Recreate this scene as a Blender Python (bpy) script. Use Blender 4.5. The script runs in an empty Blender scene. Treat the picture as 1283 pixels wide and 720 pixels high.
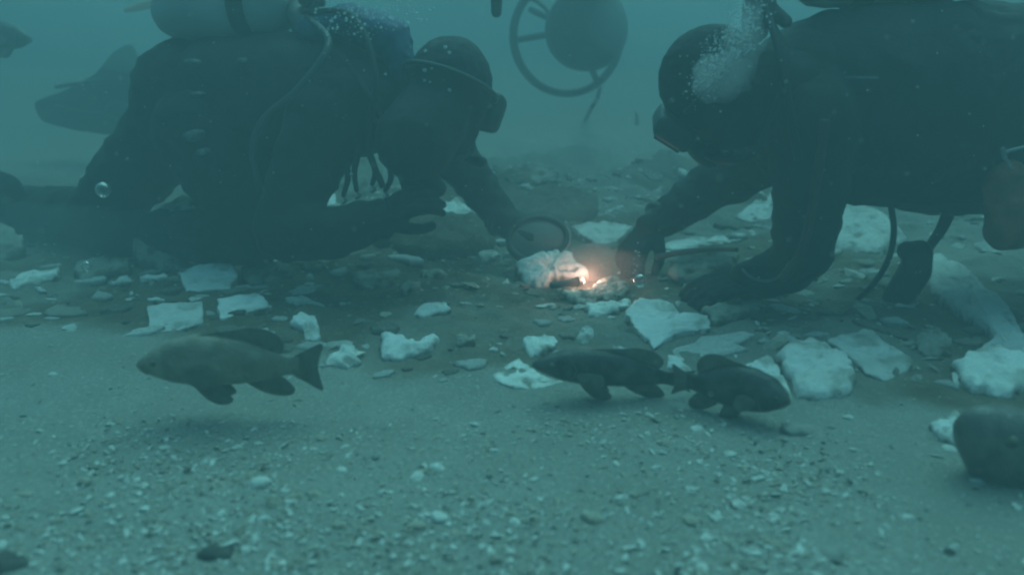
import bpy, bmesh, math, random
import numpy as np
from mathutils import Vector, Matrix, Euler, noise as mnoise

random.seed(7)
rng = np.random.default_rng(7)
SC = bpy.context.scene
COL = SC.collection
R = math.radians

# ------------------------------------------------------------------ camera, sky, sun, exposure
F, CW, CH = 1007.0, 1283.0, 720.0
CAMZ, PITCH = 0.65, R(16.6)
cam = bpy.data.cameras.new('camera')
cam.sensor_width = 36.0
cam.lens = 36.0 * F / CW
cam.clip_start = 0.05
cam.clip_end = 200
cam.dof.use_dof = True
cam.dof.focus_distance = 2.1
cam.dof.aperture_fstop = 2.0
camo = bpy.data.objects.new('camera', cam)
COL.objects.link(camo)
camo.location = (0, 0, CAMZ)
camo.rotation_euler = (math.pi / 2 - PITCH, 0, 0)
SC.camera = camo

SUN_EL, SUN_AZ = R(62), R(20)          # high, from beyond the divers
WATER_TINT = (0.28, 0.87, 0.86, 1)     # daylight after the water column overhead
world = bpy.data.worlds.new('World')
SC.world = world
world.use_nodes = True
nt = world.node_tree
nt.nodes.clear()
sky = nt.nodes.new('ShaderNodeTexSky')
sky.sky_type = 'NISHITA'
sky.sun_disc = False
sky.sun_elevation = SUN_EL
sky.sun_rotation = SUN_AZ
sky.air_density = 1.0
sky.dust_density = 4.0
mul = nt.nodes.new('ShaderNodeMix')
mul.data_type = 'RGBA'
mul.blend_type = 'MULTIPLY'
mul.inputs[0].default_value = 1.0
nt.links.new(sky.outputs[0], mul.inputs[6])
mul.inputs[7].default_value = WATER_TINT
bg = nt.nodes.new('ShaderNodeBackground')
bg.inputs[1].default_value = 0.125
nt.links.new(mul.outputs[2], bg.inputs[0])
wo = nt.nodes.new('ShaderNodeOutputWorld')
nt.links.new(bg.outputs[0], wo.inputs[0])

sun = bpy.data.lights.new('sun', 'SUN')
sun.energy = 1.3
sun.angle = R(85)
sun.color = (0.30, 0.96, 0.98)
suno = bpy.data.objects.new('sun', sun)
COL.objects.link(suno)
sd = Vector((math.sin(SUN_AZ) * math.cos(SUN_EL), math.cos(SUN_AZ) * math.cos(SUN_EL), math.sin(SUN_EL)))
suno.rotation_euler = sd.to_track_quat('Z', 'Y').to_euler()
suno.location = (0, 0, 6)

SC.view_settings.view_transform = 'Standard'
SC.view_settings.look = 'None'
SC.view_settings.exposure = 0.39
SC.view_settings.gamma = 1.0
SC.cycles.use_denoising = True
SC.cycles.volume_bounces = 1
SC.cycles.max_bounces = 6
SC.cycles.filter_width = 2.2

# ------------------------------------------------------------------ water haze
HAZE_DENSITY = 0.245
HAZE_COLOR = (0.335, 0.447, 0.462, 1)


def mesh_obj(name, bm, mats, parent=None, smooth=True):
    me = bpy.data.meshes.new(name)
    bm.normal_update()
    bm.to_mesh(me)
    bm.free()
    if not isinstance(mats, (list, tuple)):
        mats = [mats]
    for m in mats:
        if m:
            me.materials.append(m)
    if smooth:
        me.polygons.foreach_set('use_smooth', [True] * len(me.polygons))
    o = bpy.data.objects.new(name, me)
    COL.objects.link(o)
    if parent:
        o.parent = parent
        o.matrix_parent_inverse = parent_inv(parent)
    return o


def parent_inv(p):
    return world_of(p).inverted()


def world_of(o):
    m = o.matrix_basis.copy()
    if o.parent:
        m = world_of(o.parent) @ o.matrix_parent_inverse @ m
    return m


def tag(o, label=None, cat=None, group=None, kind=None):
    if label:
        o['label'] = label
    if cat:
        o['category'] = cat
    if group:
        o['group'] = group
    if kind:
        o['kind'] = kind
    return o


def empty(name, loc, label, cat, group=None):
    o = bpy.data.objects.new(name, None)
    COL.objects.link(o)
    o.empty_display_size = 0.1
    o.location = loc
    return tag(o, label, cat, group)


# ------------------------------------------------------------------ materials
def mat(name, c1, c2=None, rough=0.7, scale=12.0, bump=0.0, bscale=40.0, spec=0.3, detail=6.0, lo=0.35, hi=0.65, c3=None, s3=60, lo3=.62, hi3=.7):
    m = bpy.data.materials.new(name)
    m.use_nodes = True
    n = m.node_tree.nodes
    l = m.node_tree.links
    b = n['Principled BSDF']
    b.inputs['Roughness'].default_value = rough
    b.inputs['Specular IOR Level'].default_value = spec
    b.inputs['Base Color'].default_value = (*c1, 1)
    tc = n.new('ShaderNodeTexCoord')
    if c2:
        t = n.new('ShaderNodeTexNoise')
        t.inputs['Scale'].default_value = scale
        t.inputs['Detail'].default_value = detail
        t.inputs['Roughness'].default_value = 0.62
        l.new(tc.outputs['Object'], t.inputs['Vector'])
        mr = n.new('ShaderNodeMapRange')
        mr.inputs[1].default_value = lo
        mr.inputs[2].default_value = hi
        l.new(t.outputs['Fac'], mr.inputs[0])
        mx = n.new('ShaderNodeMix')
        mx.data_type = 'RGBA'
        mx.inputs[6].default_value = (*c1, 1)
        mx.inputs[7].default_value = (*c2, 1)
        l.new(mr.outputs[0], mx.inputs[0])
        out = mx.outputs[2]
        if c3:
            t3 = n.new('ShaderNodeTexNoise')
            t3.inputs['Scale'].default_value = s3
            t3.inputs['Detail'].default_value = 3
            l.new(tc.outputs['Object'], t3.inputs['Vector'])
            m3 = n.new('ShaderNodeMapRange')
            m3.inputs[1].default_value = lo3
            m3.inputs[2].default_value = hi3
            l.new(t3.outputs['Fac'], m3.inputs[0])
            x3 = n.new('ShaderNodeMix')
            x3.data_type = 'RGBA'
            x3.inputs[7].default_value = (*c3, 1)
            l.new(m3.outputs[0], x3.inputs[0])
            l.new(out, x3.inputs[6])
            out = x3.outputs[2]
        l.new(out, b.inputs['Base Color'])
    if bump:
        t2 = n.new('ShaderNodeTexNoise')
        t2.inputs['Scale'].default_value = bscale
        t2.inputs['Detail'].default_value = 5
        l.new(tc.outputs['Object'], t2.inputs['Vector'])
        bp = n.new('ShaderNodeBump')
        bp.inputs['Strength'].default_value = bump
        bp.inputs['Distance'].default_value = 0.01
        l.new(t2.outputs['Fac'], bp.inputs['Height'])
        l.new(bp.outputs[0], b.inputs['Normal'])
    return m


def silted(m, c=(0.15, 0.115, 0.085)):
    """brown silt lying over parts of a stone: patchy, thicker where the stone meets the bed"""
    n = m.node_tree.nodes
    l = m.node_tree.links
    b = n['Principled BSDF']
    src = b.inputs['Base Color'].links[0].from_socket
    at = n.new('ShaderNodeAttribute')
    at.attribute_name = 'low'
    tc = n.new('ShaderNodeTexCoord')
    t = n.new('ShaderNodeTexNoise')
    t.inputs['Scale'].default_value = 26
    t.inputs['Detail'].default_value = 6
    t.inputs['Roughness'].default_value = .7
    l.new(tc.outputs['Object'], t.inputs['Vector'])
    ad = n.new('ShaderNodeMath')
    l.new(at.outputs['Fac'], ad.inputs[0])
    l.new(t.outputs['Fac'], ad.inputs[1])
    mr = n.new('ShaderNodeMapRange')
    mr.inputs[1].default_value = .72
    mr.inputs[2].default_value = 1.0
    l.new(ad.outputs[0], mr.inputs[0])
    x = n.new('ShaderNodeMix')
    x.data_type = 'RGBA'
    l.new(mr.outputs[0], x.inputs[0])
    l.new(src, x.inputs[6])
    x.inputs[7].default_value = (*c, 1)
    oi = n.new('ShaderNodeObjectInfo')
    rv = n.new('ShaderNodeMapRange')
    rv.inputs[3].default_value = .78
    rv.inputs[4].default_value = 1.12
    l.new(oi.outputs['Random'], rv.inputs[0])
    hs = n.new('ShaderNodeHueSaturation')
    l.new(rv.outputs[0], hs.inputs['Value'])
    l.new(x.outputs[2], hs.inputs['Color'])
    l.new(hs.outputs[0], b.inputs['Base Color'])


M = {}
M['suit'] = mat('neoprene', (0.012, 0.013, 0.015), (0.022, 0.023, 0.025), 0.75, 9, 0.35, 60, 0.25)
M['vest'] = mat('vest_cloth', (0.012, 0.014, 0.018), (0.024, 0.026, 0.032), 0.8, 14, 0.4, 90, 0.2)
M['rubber'] = mat('black_rubber', (0.014, 0.014, 0.015), (0.025, 0.025, 0.025), 0.5, 20, 0.1, 80, 0.4)
M['hose'] = mat('hose_rubber', (0.016, 0.016, 0.018), None, 0.65, spec=0.25)
M['greyhose'] = mat('grey_hose', (0.06, 0.06, 0.066), None, 0.5, spec=0.4)
M['glove'] = mat('glove_neoprene', (0.014, 0.014, 0.016), (0.03, 0.03, 0.03), 0.8, 30, 0.3, 120, 0.2)
M['fin'] = mat('fin_rubber', (0.018, 0.02, 0.022), (0.035, 0.036, 0.038), 0.5, 8, 0.1, 60, 0.4)
M['tank'] = mat('tank_paint', (0.33, 0.35, 0.36), (0.24, 0.25, 0.26), 0.6, 7, 0.05, 60, 0.4)
M['steel'] = mat('worn_steel', (0.3, 0.31, 0.32), (0.18, 0.18, 0.18), 0.4, 30, 0.1, 90, 0.5)
M['darksteel'] = mat('dark_metal', (0.04, 0.04, 0.045), (0.07, 0.06, 0.05), 0.5, 30, 0.15, 90, 0.5)
M['skin'] = mat('skin', (0.5, 0.32, 0.24), (0.42, 0.26, 0.2), 0.6, 20)
M['glass'] = mat('mask_glass', (0.02, 0.025, 0.03), None, 0.3, spec=0.2)
M['murkglass'] = mat('silted_glass', (0.11, 0.10, 0.095), (0.15, 0.135, 0.125), 0.35, 14, spec=0.4)
M['patch'] = mat('grey_patch', (0.16, 0.17, 0.17), (0.07, 0.07, 0.075), 0.7, 60)
M['stripe'] = mat('red_stripe', (0.09, 0.03, 0.03), (0.05, 0.022, 0.024), 0.7, 40)
M['rust'] = mat('rusty_brown', (0.32, 0.10, 0.06), (0.14, 0.05, 0.04), 0.8, 18, 0.4, 60)
M['blue'] = mat('blue_nylon', (0.03, 0.06, 0.14), (0.02, 0.035, 0.08), 0.6, 25, 0.2, 100)
M['orange'] = mat('orange_nylon', (0.75, 0.18, 0.05), (0.55, 0.12, 0.04), 0.6, 20)
M['stone0'] = mat('pale_limestone', (0.80, 0.80, 0.76), (0.62, 0.61, 0.57), 0.85, 9, 0.7, 45, 0.2, c3=(0.36, 0.33, 0.28), s3=21, lo3=.52, hi3=.72)
M['stone1'] = mat('chalky_stone', (0.82, 0.82, 0.79), (0.68, 0.68, 0.65), 0.85, 7, 0.6, 50, 0.2, c3=(0.42, 0.40, 0.35), s3=18, lo3=.58, hi3=.74)
M['stone2'] = mat('silted_stone', (0.42, 0.40, 0.35), (0.19, 0.155, 0.12), 0.9, 14, 0.8, 40, 0.15, c3=(0.11, 0.085, 0.065), s3=24, lo3=.55, hi3=.68)
M['stone3'] = mat('coral_stone', (0.60, 0.56, 0.50), (0.34, 0.28, 0.23), 0.85, 22, 0.8, 70, 0.2, c3=(0.14, 0.10, 0.08), s3=48, lo3=.58, hi3=.68)
M['darkrock'] = mat('dark_rock', (0.085, 0.065, 0.05), (0.15, 0.115, 0.09), 0.9, 16, 0.8, 40, 0.15, c3=(0.3, 0.28, 0.24), s3=55, lo3=.62, hi3=.7)
for k_ in ('stone0', 'stone1', 'stone2', 'stone3'):
    silted(M[k_])
M['shell'] = mat('shell_white', (0.72, 0.71, 0.66), (0.5, 0.47, 0.42), 0.6, 40, 0.2, 80)
M['shelltan'] = mat('shell_tan', (0.42, 0.38, 0.31), (0.28, 0.24, 0.19), 0.7, 40)
M['shellgrey'] = mat('pebble_grey', (0.36, 0.34, 0.30), (0.24, 0.225, 0.20), 0.8, 40)
M['shelldark'] = mat('pebble_dark', (0.07, 0.065, 0.06), (0.11, 0.1, 0.09), 0.8, 40)


def bubble_mat():
    m = bpy.data.materials.new('air_bubble')
    m.use_nodes = True
    n = m.node_tree.nodes
    l = m.node_tree.links
    n.remove(n['Principled BSDF'])
    lw = n.new('ShaderNodeLayerWeight')
    lw.inputs[0].default_value = 0.55
    tr = n.new('ShaderNodeBsdfTransparent')
    gl = n.new('ShaderNodeBsdfGlossy')
    gl.inputs['Roughness'].default_value = 0.3
    mx = n.new('ShaderNodeMixShader')
    l.new(lw.outputs['Facing'], mx.inputs[0])
    l.new(tr.outputs[0], mx.inputs[1])
    l.new(gl.outputs[0], mx.inputs[2])
    l.new(mx.outputs[0], n['Material Output'].inputs[0])
    return m


M['bubble'] = bubble_mat()


def foam_mat():
    m = bpy.data.materials.new('fizz')
    m.use_nodes = True
    n = m.node_tree.nodes
    l = m.node_tree.links
    b = n['Principled BSDF']
    b.inputs['Base Color'].default_value = (0.8, 0.82, 0.82, 1)
    b.inputs['Roughness'].default_value = 0.15
    b.inputs['Specular IOR Level'].default_value = 0.9
    tr = n.new('ShaderNodeBsdfTransparent')
    mx = n.new('ShaderNodeMixShader')
    mx.inputs[0].default_value = 0.45
    l.new(tr.outputs[0], mx.inputs[1])
    l.new(b.outputs[0], mx.inputs[2])
    l.new(mx.outputs[0], n['Material Output'].inputs[0])
    return m


M['fizz'] = foam_mat()


def emit_mat(name, col, s):
    m = bpy.data.materials.new(name)
    m.use_nodes = True
    b = m.node_tree.nodes['Principled BSDF']
    b.inputs['Base Color'].default_value = (*col, 1)
    b.inputs['Emission Color'].default_value = (*col, 1)
    b.inputs['Emission Strength'].default_value = s
    return m


M['lamp'] = emit_mat('torch_glow', (1.0, 0.86, 0.72), 9.0)


def ground_mat():
    m = bpy.data.materials.new('seabed_sand')
    m.use_nodes = True
    n = m.node_tree.nodes
    l = m.node_tree.links
    b = n['Principled BSDF']
    b.inputs['Roughness'].default_value = 0.95
    b.inputs['Specular IOR Level'].default_value = 0.1
    tc = n.new('ShaderNodeTexCoord')

    def nz(scale, det=5):
        t = n.new('ShaderNodeTexNoise')
        t.inputs['Scale'].default_value = scale
        t.inputs['Detail'].default_value = det
        t.inputs['Roughness'].default_value = 0.65
        l.new(tc.outputs['Object'], t.inputs['Vector'])
        return t.outputs['Fac']

    def rng_(fac, a, b_):
        r = n.new('ShaderNodeMapRange')
        r.inputs[1].default_value = a
        r.inputs[2].default_value = b_
        l.new(fac, r.inputs[0])
        return r.outputs[0]

    def mix(fac, a, b_):
        x = n.new('ShaderNodeMix')
        x.data_type = 'RGBA'
        l.new(fac, x.inputs[0])
        for i, c in ((6, a), (7, b_)):
            if isinstance(c, tuple):
                x.inputs[i].default_value = (*c, 1)
            else:
                l.new(c, x.inputs[i])
        return x.outputs[2]
    sand = mix(rng_(nz(3.5), .35, .65), (0.255, 0.248, 0.215), (0.31, 0.30, 0.27))
    sand = mix(rng_(nz(150, 2), .56, .70), sand, (0.46, 0.44, 0.39))
    sand = mix(rng_(nz(110, 2), .60, .72), sand, (0.20, 0.19, 0.165))
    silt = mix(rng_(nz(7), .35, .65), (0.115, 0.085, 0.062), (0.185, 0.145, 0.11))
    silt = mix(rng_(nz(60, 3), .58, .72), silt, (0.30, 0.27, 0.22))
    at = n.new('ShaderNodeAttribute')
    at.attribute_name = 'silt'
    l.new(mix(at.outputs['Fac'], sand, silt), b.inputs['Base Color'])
    bp = n.new('ShaderNodeBump')
    bp.inputs['Strength'].default_value = 0.6
    bp.inputs['Distance'].default_value = 0.008
    l.new(nz(90, 4), bp.inputs['Height'])
    l.new(bp.outputs[0], b.inputs['Normal'])
    return m


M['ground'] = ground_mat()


def fish_mat(name, back, belly, bars):
    m = bpy.data.materials.new(name)
    m.use_nodes = True
    n = m.node_tree.nodes
    l = m.node_tree.links
    b = n['Principled BSDF']
    b.inputs['Roughness'].default_value = 0.5
    b.inputs['Specular IOR Level'].default_value = 0.35
    tc = n.new('ShaderNodeTexCoord')
    w = n.new('ShaderNodeTexWave')
    w.inputs['Scale'].default_value = 4.5
    w.inputs['Distortion'].default_value = 11.0
    w.inputs['Detail'].default_value = 3
    l.new(tc.outputs['Object'], w.inputs['Vector'])
    t = n.new('ShaderNodeTexNoise')
    t.inputs['Scale'].default_value = 40
    t.inputs['Detail'].default_value = 4
    l.new(tc.outputs['Object'], t.inputs['Vector'])
    x1 = n.new('ShaderNodeMix')
    x1.data_type = 'RGBA'
    x1.inputs[6].default_value = (*back, 1)
    x1.inputs[7].default_value = (*bars, 1)
    l.new(w.outputs['Fac'], x1.inputs[0])
    x2 = n.new('ShaderNodeMix')
    x2.data_type = 'RGBA'
    mr = n.new('ShaderNodeMapRange')
    mr.inputs[1].default_value = .45
    mr.inputs[2].default_value = .7
    l.new(t.outputs['Fac'], mr.inputs[0])
    l.new(mr.outputs[0], x2.inputs[0])
    l.new(x1.outputs[2], x2.inputs[6])
    x2.inputs[7].default_value = (*belly, 1)
    l.new(x2.outputs[2], b.inputs['Base Color'])
    v = n.new('ShaderNodeTexVoronoi')
    v.inputs['Scale'].default_value = 160
    l.new(tc.outputs['Object'], v.inputs['Vector'])
    bp = n.new('ShaderNodeBump')
    bp.inputs['Strength'].default_value = 0.3
    bp.inputs['Distance'].default_value = 0.003
    l.new(v.outputs['Distance'], bp.inputs['Height'])
    l.new(bp.outputs[0], b.inputs['Normal'])
    return m


M['fishA'] = fish_mat('brown_fish_skin', (0.27, 0.215, 0.165), (0.34, 0.28, 0.23), (0.205, 0.16, 0.125))
M['fishB'] = fish_mat('dark_fish_skin', (0.075, 0.066, 0.06), (0.11, 0.1, 0.09), (0.04, 0.037, 0.035))
M['fishC'] = fish_mat('grey_fish_skin', (0.17, 0.145, 0.13), (0.22, 0.19, 0.17), (0.12, 0.10, 0.09))
M['fishfin'] = mat('fish_fin', (0.19, 0.155, 0.125), (0.12, 0.10, 0.08), 0.5, 60, 0.2, 200)
M['iris'] = mat('fish_iris', (0.17, 0.145, 0.10), (0.12, 0.1, 0.07), 0.2, 200)
M['eye'] = mat('fish_eye', (0.02, 0.02, 0.02), None, 0.1, spec=0.8)

# ------------------------------------------------------------------ pixel <-> world helpers
CP, SP = math.cos(PITCH), math.sin(PITCH)


def ray(px, py):
    x = (px - CW / 2) / F
    v = (CH / 2 - py) / F
    return Vector((x, CP + v * SP, -SP + v * CP))


def P(px, py, Y):
    d = ray(px, py)
    return Vector((0, 0, CAMZ)) + d * (Y / d.y)


def mpp(Y, z=0.3):
    return (Y * CP + (CAMZ - z) * SP) / F     # metres per photo pixel at that depth


# ------------------------------------------------------------------ terrain
def vnoise(x, y, seed):
    xi = np.floor(x).astype(np.int64)
    yi = np.floor(y).astype(np.int64)
    fx = x - xi
    fy = y - yi
    fx = fx * fx * (3 - 2 * fx)
    fy = fy * fy * (3 - 2 * fy)

    def h(a, b):
        n = (a * 374761393 + b * 668265263 + seed * 974711) & 0xffffffff
        n = ((n ^ (n >> 13)) * 1274126177) & 0xffffffff
        return ((n ^ (n >> 16)) & 0xffff) / 65535.0
    return (h(xi, yi) * (1 - fx) + h(xi + 1, yi) * fx) * (1 - fy) + (h(xi, yi + 1) * (1 - fx) + h(xi + 1, yi + 1) * fx) * fy


def fbm(x, y, seed, oc=4):
    s = 0
    a = 0.5
    f = 1.0
    for i in range(oc):
        s = s + a * (vnoise(x * f, y * f, seed + i * 17) - 0.5)
        a *= 0.5
        f *= 2.03
    return s


def sstep(a, b, x):
    t = np.clip((x - a) / (b - a), 0, 1)
    return t * t * (3 - 2 * t)


def edge_y(x):      # near edge of the silty debris field; at right its brown also paints shade
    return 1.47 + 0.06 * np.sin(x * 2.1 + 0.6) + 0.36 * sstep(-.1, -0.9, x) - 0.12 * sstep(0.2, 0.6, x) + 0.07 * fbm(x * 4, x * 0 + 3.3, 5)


def height(x, y):
    x = np.asarray(x, float)
    y = np.asarray(y, float)
    z = 0.05 * fbm(x * 0.7, y * 0.7, 11) + 0.022 * fbm(x * 3.1, y * 3.1, 23) + 0.012 * fbm(x * 11, y * 11, 31, 3)
    deb = sstep(0.0, 0.35, y - edge_y(x)) * sstep(4.6, 3.6, y)
    z = z + deb * (0.015 + 0.07 * fbm(x * 5, y * 5, 47) + 0.03 * fbm(x * 19, y * 19, 53, 3))
    hum = sstep(2.7, 3.7, y) * sstep(6.0, 4.3, y) * np.exp(-((x - 0.45) / 1.3) ** 2)
    z = z + hum * (0.10 + 0.34 * fbm(x * 2.6, y * 2.0, 61) + 0.10 * fbm(x * 9, y * 7, 67))
    z = z + .38 * sstep(4.2, 9.0, y) * (1 + .5 * fbm(x * .5, y * .5, 71))
    return z


def hz(x, y):
    return float(height(x, y))


def G(px, py, h=0.0):
    d = ray(px, py)
    o = Vector((0, 0, CAMZ))
    t = 0.3
    while t < 12:
        p = o + d * t
        if p.z <= hz(p.x, p.y) + h:
            break
        t += 0.01
    return o + d * t


def axis(lo, hi, dense, step, grow=1.16):
    a = list(np.arange(dense[0], dense[1] + 1e-6, step))
    s = step
    while a[-1] < hi:
        s *= grow
        a.append(min(hi, a[-1] + s))
    s = step
    b = [a[0]]
    while b[-1] > lo:
        s *= grow
        b.append(max(lo, b[-1] - s))
    return np.array(b[:0:-1] + a)


xs = axis(-34, 34, (-2.0, 2.0), 0.014)
ys = axis(-20, 34, (0.7, 3.6), 0.014)
X, Y_ = np.meshgrid(xs, ys)
Z = height(X, Y_)
nx, ny = len(xs), len(ys)
me = bpy.data.meshes.new('seabed')
idx = np.arange(nx * ny).reshape(ny, nx)
quads = np.stack([idx[:-1, :-1], idx[:-1, 1:], idx[1:, 1:], idx[1:, :-1]], -1).reshape(-1, 4)
me.vertices.add(nx * ny)
me.vertices.foreach_set('co', np.stack([X, Y_, Z], -1).ravel().astype(np.float32))
me.loops.add(quads.size)
me.loops.foreach_set('vertex_index', quads.ravel().astype(np.int32))
me.polygons.add(len(quads))
me.polygons.foreach_set('loop_start', np.arange(0, quads.size, 4, dtype=np.int32))
me.polygons.foreach_set('use_smooth', np.ones(len(quads), bool))
me.update(calc_edges=True)
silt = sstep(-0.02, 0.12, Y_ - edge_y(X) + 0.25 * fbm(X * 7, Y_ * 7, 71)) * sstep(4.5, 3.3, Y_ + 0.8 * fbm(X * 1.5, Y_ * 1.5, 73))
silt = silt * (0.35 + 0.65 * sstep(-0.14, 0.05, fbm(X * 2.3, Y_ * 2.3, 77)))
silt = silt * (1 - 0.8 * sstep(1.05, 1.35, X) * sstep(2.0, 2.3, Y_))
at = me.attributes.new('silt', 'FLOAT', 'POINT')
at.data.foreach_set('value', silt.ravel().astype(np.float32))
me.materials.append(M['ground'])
seabed = bpy.data.objects.new('seabed', me)
COL.objects.link(seabed)
seabed['kind'] = 'structure'
seabed['label'] = 'sandy seabed with a brown silty debris field'


# ------------------------------------------------------------------ mesh helpers
def frame(f, u):
    f = Vector(f).normalized()
    u = Vector(u)
    s = f.cross(u).normalized()
    u = s.cross(f).normalized()
    return f, s, u


def add_ball(bm, c, r, sub=2, rot=None):
    if not isinstance(r, (tuple, list, Vector)):
        r = (r, r, r)
    m = Matrix.Translation(c)
    if rot is not None:
        m = m @ rot.to_4x4()
    m = m @ Matrix.Diagonal((r[0], r[1], r[2], 1))
    return bmesh.ops.create_icosphere(bm, subdivisions=sub, radius=1.0, matrix=m)['verts']


def v3(r):
    return Vector(r) if isinstance(r, (tuple, list, Vector)) else Vector((r, r, r))


def add_chain(bm, pts, sub=2):
    """tapered limb: overlapping ellipsoids along a polyline of (point, radius)"""
    for (a, ra), (b, rb) in zip(pts[:-1], pts[1:]):
        a, b, ra, rb = Vector(a), Vector(b), v3(ra), v3(rb)
        n = max(2, int((b - a).length / (0.3 * min(min(ra), min(rb)))) + 1)
        for i in range(n + 1):
            t = i / n
            add_ball(bm, a.lerp(b, t), ra.lerp(rb, t), sub)


def remesh(bm, name, mats, parent, voxel, smooth_it=4, wr=0.0, wscale=10.0, seed=0.0):
    """fuse everything in bm into one continuous skin"""
    me = bpy.data.meshes.new(name + '_raw')
    bm.to_mesh(me)
    bm.free()
    o = bpy.data.objects.new(name + '_raw', me)
    tmp = bpy.data.scenes.new('tmp')
    tmp.collection.objects.link(o)
    md = o.modifiers.new('r', 'REMESH')
    md.mode = 'VOXEL'
    md.voxel_size = voxel
    s = o.modifiers.new('s', 'SMOOTH')
    s.iterations = smooth_it
    s.factor = 0.5
    vl = tmp.view_layers[0]
    vl.update()
    new = bpy.data.meshes.new_from_object(o.evaluated_get(vl.depsgraph))
    new.name = name
    bpy.data.scenes.remove(tmp)
    bpy.data.objects.remove(o)
    bpy.data.meshes.remove(me)
    if wr:
        nv = len(new.vertices)
        nrm = np.empty(nv * 3, np.float32)
        new.vertices.foreach_get('normal', nrm)
        cos = np.empty(nv * 3, np.float32)
        new.vertices.foreach_get('co', cos)
        for i in range(nv):
            p = Vector(cos[i * 3:i * 3 + 3])
            w = mnoise.noise(Vector((p.x * wscale + seed, p.y * wscale * 0.7, p.z * wscale * 1.5)))
            w2 = mnoise.noise(Vector((p.x * wscale * 2.7, p.y * wscale * 2.2 + seed, p.z * wscale * 2.9)))
            cos[i * 3:i * 3 + 3] += nrm[i * 3:i * 3 + 3] * wr * ((1 - abs(w) * 2.2) * 0.7 + w2 * 0.5)
        new.vertices.foreach_set('co', cos)
        new.update()
    new.materials.clear()
    for m in (mats if isinstance(mats, (list, tuple)) else [mats]):
        new.materials.append(m)
    new.polygons.foreach_set('use_smooth', [True] * len(new.polygons))
    ob = bpy.data.objects.new(name, new)
    COL.objects.link(ob)
    if parent:
        ob.parent = parent
        ob.matrix_parent_inverse = parent_inv(parent)
    return ob


def spline(pts, n=8):
    pts = [Vector(p) for p in pts]
    if len(pts) < 3:
        return pts
    out = []
    ext = [pts[0] * 2 - pts[1]] + pts + [pts[-1] * 2 - pts[-2]]
    for i in range(1, len(ext) - 2):
        p0, p1, p2, p3 = ext[i - 1:i + 3]
        for k in range(n):
            t = k / n
            out.append(0.5 * ((2 * p1) + (p2 - p0) * t + (2 * p0 - 5 * p1 + 4 * p2 - p3) * t * t + (3 * p1 - p0 - 3 * p2 + p3) * t ** 3))
    out.append(pts[-1])
    return out


def add_tube(bm, pts, r, seg=10, n=8, caps=True):
    path = spline(pts, n)
    rings = []
    prev = None
    for i, p in enumerate(path):
        d = (path[min(i + 1, len(path) - 1)] - path[max(i - 1, 0)]).normalized()
        if prev is None:
            u = d.orthogonal().normalized()
        else:
            u = (prev - d * prev.dot(d)).normalized()
        prev = u
        w = d.cross(u)
        rr = r if not isinstance(r, (list, tuple)) else r[0] + (r[1] - r[0]) * i / (len(path) - 1)
        rings.append([bm.verts.new(p + (u * math.cos(a) + w * math.sin(a)) * rr) for a in [2 * math.pi * k / seg for k in range(seg)]])
    for a, b in zip(rings[:-1], rings[1:]):
        for k in range(seg):
            bm.faces.new((a[k], a[(k + 1) % seg], b[(k + 1) % seg], b[k]))
    if caps:
        bm.faces.new(rings[0][::-1])
        bm.faces.new(rings[-1])


def tube(name, pts, r, m, parent=None, seg=10, n=8):
    bm = bmesh.new()
    add_tube(bm, pts, r, seg, n)
    return mesh_obj(name, bm, m, parent)


def add_lathe(bm, prof, o, d, seg=28):
    """profile of (distance along d, radius) turned about d"""
    d = Vector(d).normalized()
    u = d.orthogonal().normalized()
    w = d.cross(u)
    o = Vector(o)
    rings = []
    for t, r in prof:
        r = max(r, 1e-4)
        rings.append([bm.verts.new(o + d * t + (u * math.cos(a) + w * math.sin(a)) * r) for a in [2 * math.pi * k / seg for k in range(seg)]])
    for a, b in zip(rings[:-1], rings[1:]):
        for k in range(seg):
            bm.faces.new((a[k], a[(k + 1) % seg], b[(k + 1) % seg], b[k]))
    bm.faces.new(rings[0][::-1])
    bm.faces.new(rings[-1])


def lathe(name, prof, o, d, m, parent=None, seg=28):
    bm = bmesh.new()
    add_lathe(bm, prof, o, d, seg)
    return mesh_obj(name, bm, m, parent)


def add_slab(bm, pts, nrm, th, edge=0.5):
    """closed sheet with rounded rim from an outline of 3-D points"""
    nrm = Vector(nrm).normalized()
    pts = [Vector(p) for p in pts]
    c = sum(pts, Vector()) / len(pts)
    layers = [(0.955, -th / 2), (1.0, -th / 2 * edge), (1.0, th / 2 * edge), (0.955, th / 2)]
    rings = [[bm.verts.new(c + (p - c) * s + nrm * h) for p in pts] for s, h in layers]
    n = len(pts)
    for a, b in zip(rings[:-1], rings[1:]):
        for k in range(n):
            bm.faces.new((a[k], a[(k + 1) % n], b[(k + 1) % n], b[k]))
    c0 = bm.verts.new(c - nrm * th * 0.55)
    c1 = bm.verts.new(c + nrm * th * 0.55)
    for k in range(n):
        bm.faces.new((c0, rings[0][(k + 1) % n], rings[0][k]))
        bm.faces.new((c1, rings[-1][k], rings[-1][(k + 1) % n]))
    bmesh.ops.recalc_face_normals(bm, faces=bm.faces[:])


def closed_spline(pts, n=5):
    pts = [Vector(p) for p in pts]
    out = []
    L = len(pts)
    for i in range(L):
        p0, p1, p2, p3 = pts[i - 1], pts[i], pts[(i + 1) % L], pts[(i + 2) % L]
        for k in range(n):
            t = k / n
            out.append(0.5 * ((2 * p1) + (p2 - p0) * t + (2 * p0 - 5 * p1 + 4 * p2 - p3) * t * t + (3 * p1 - p0 - 3 * p2 + p3) * t ** 3))
    return out


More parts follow.
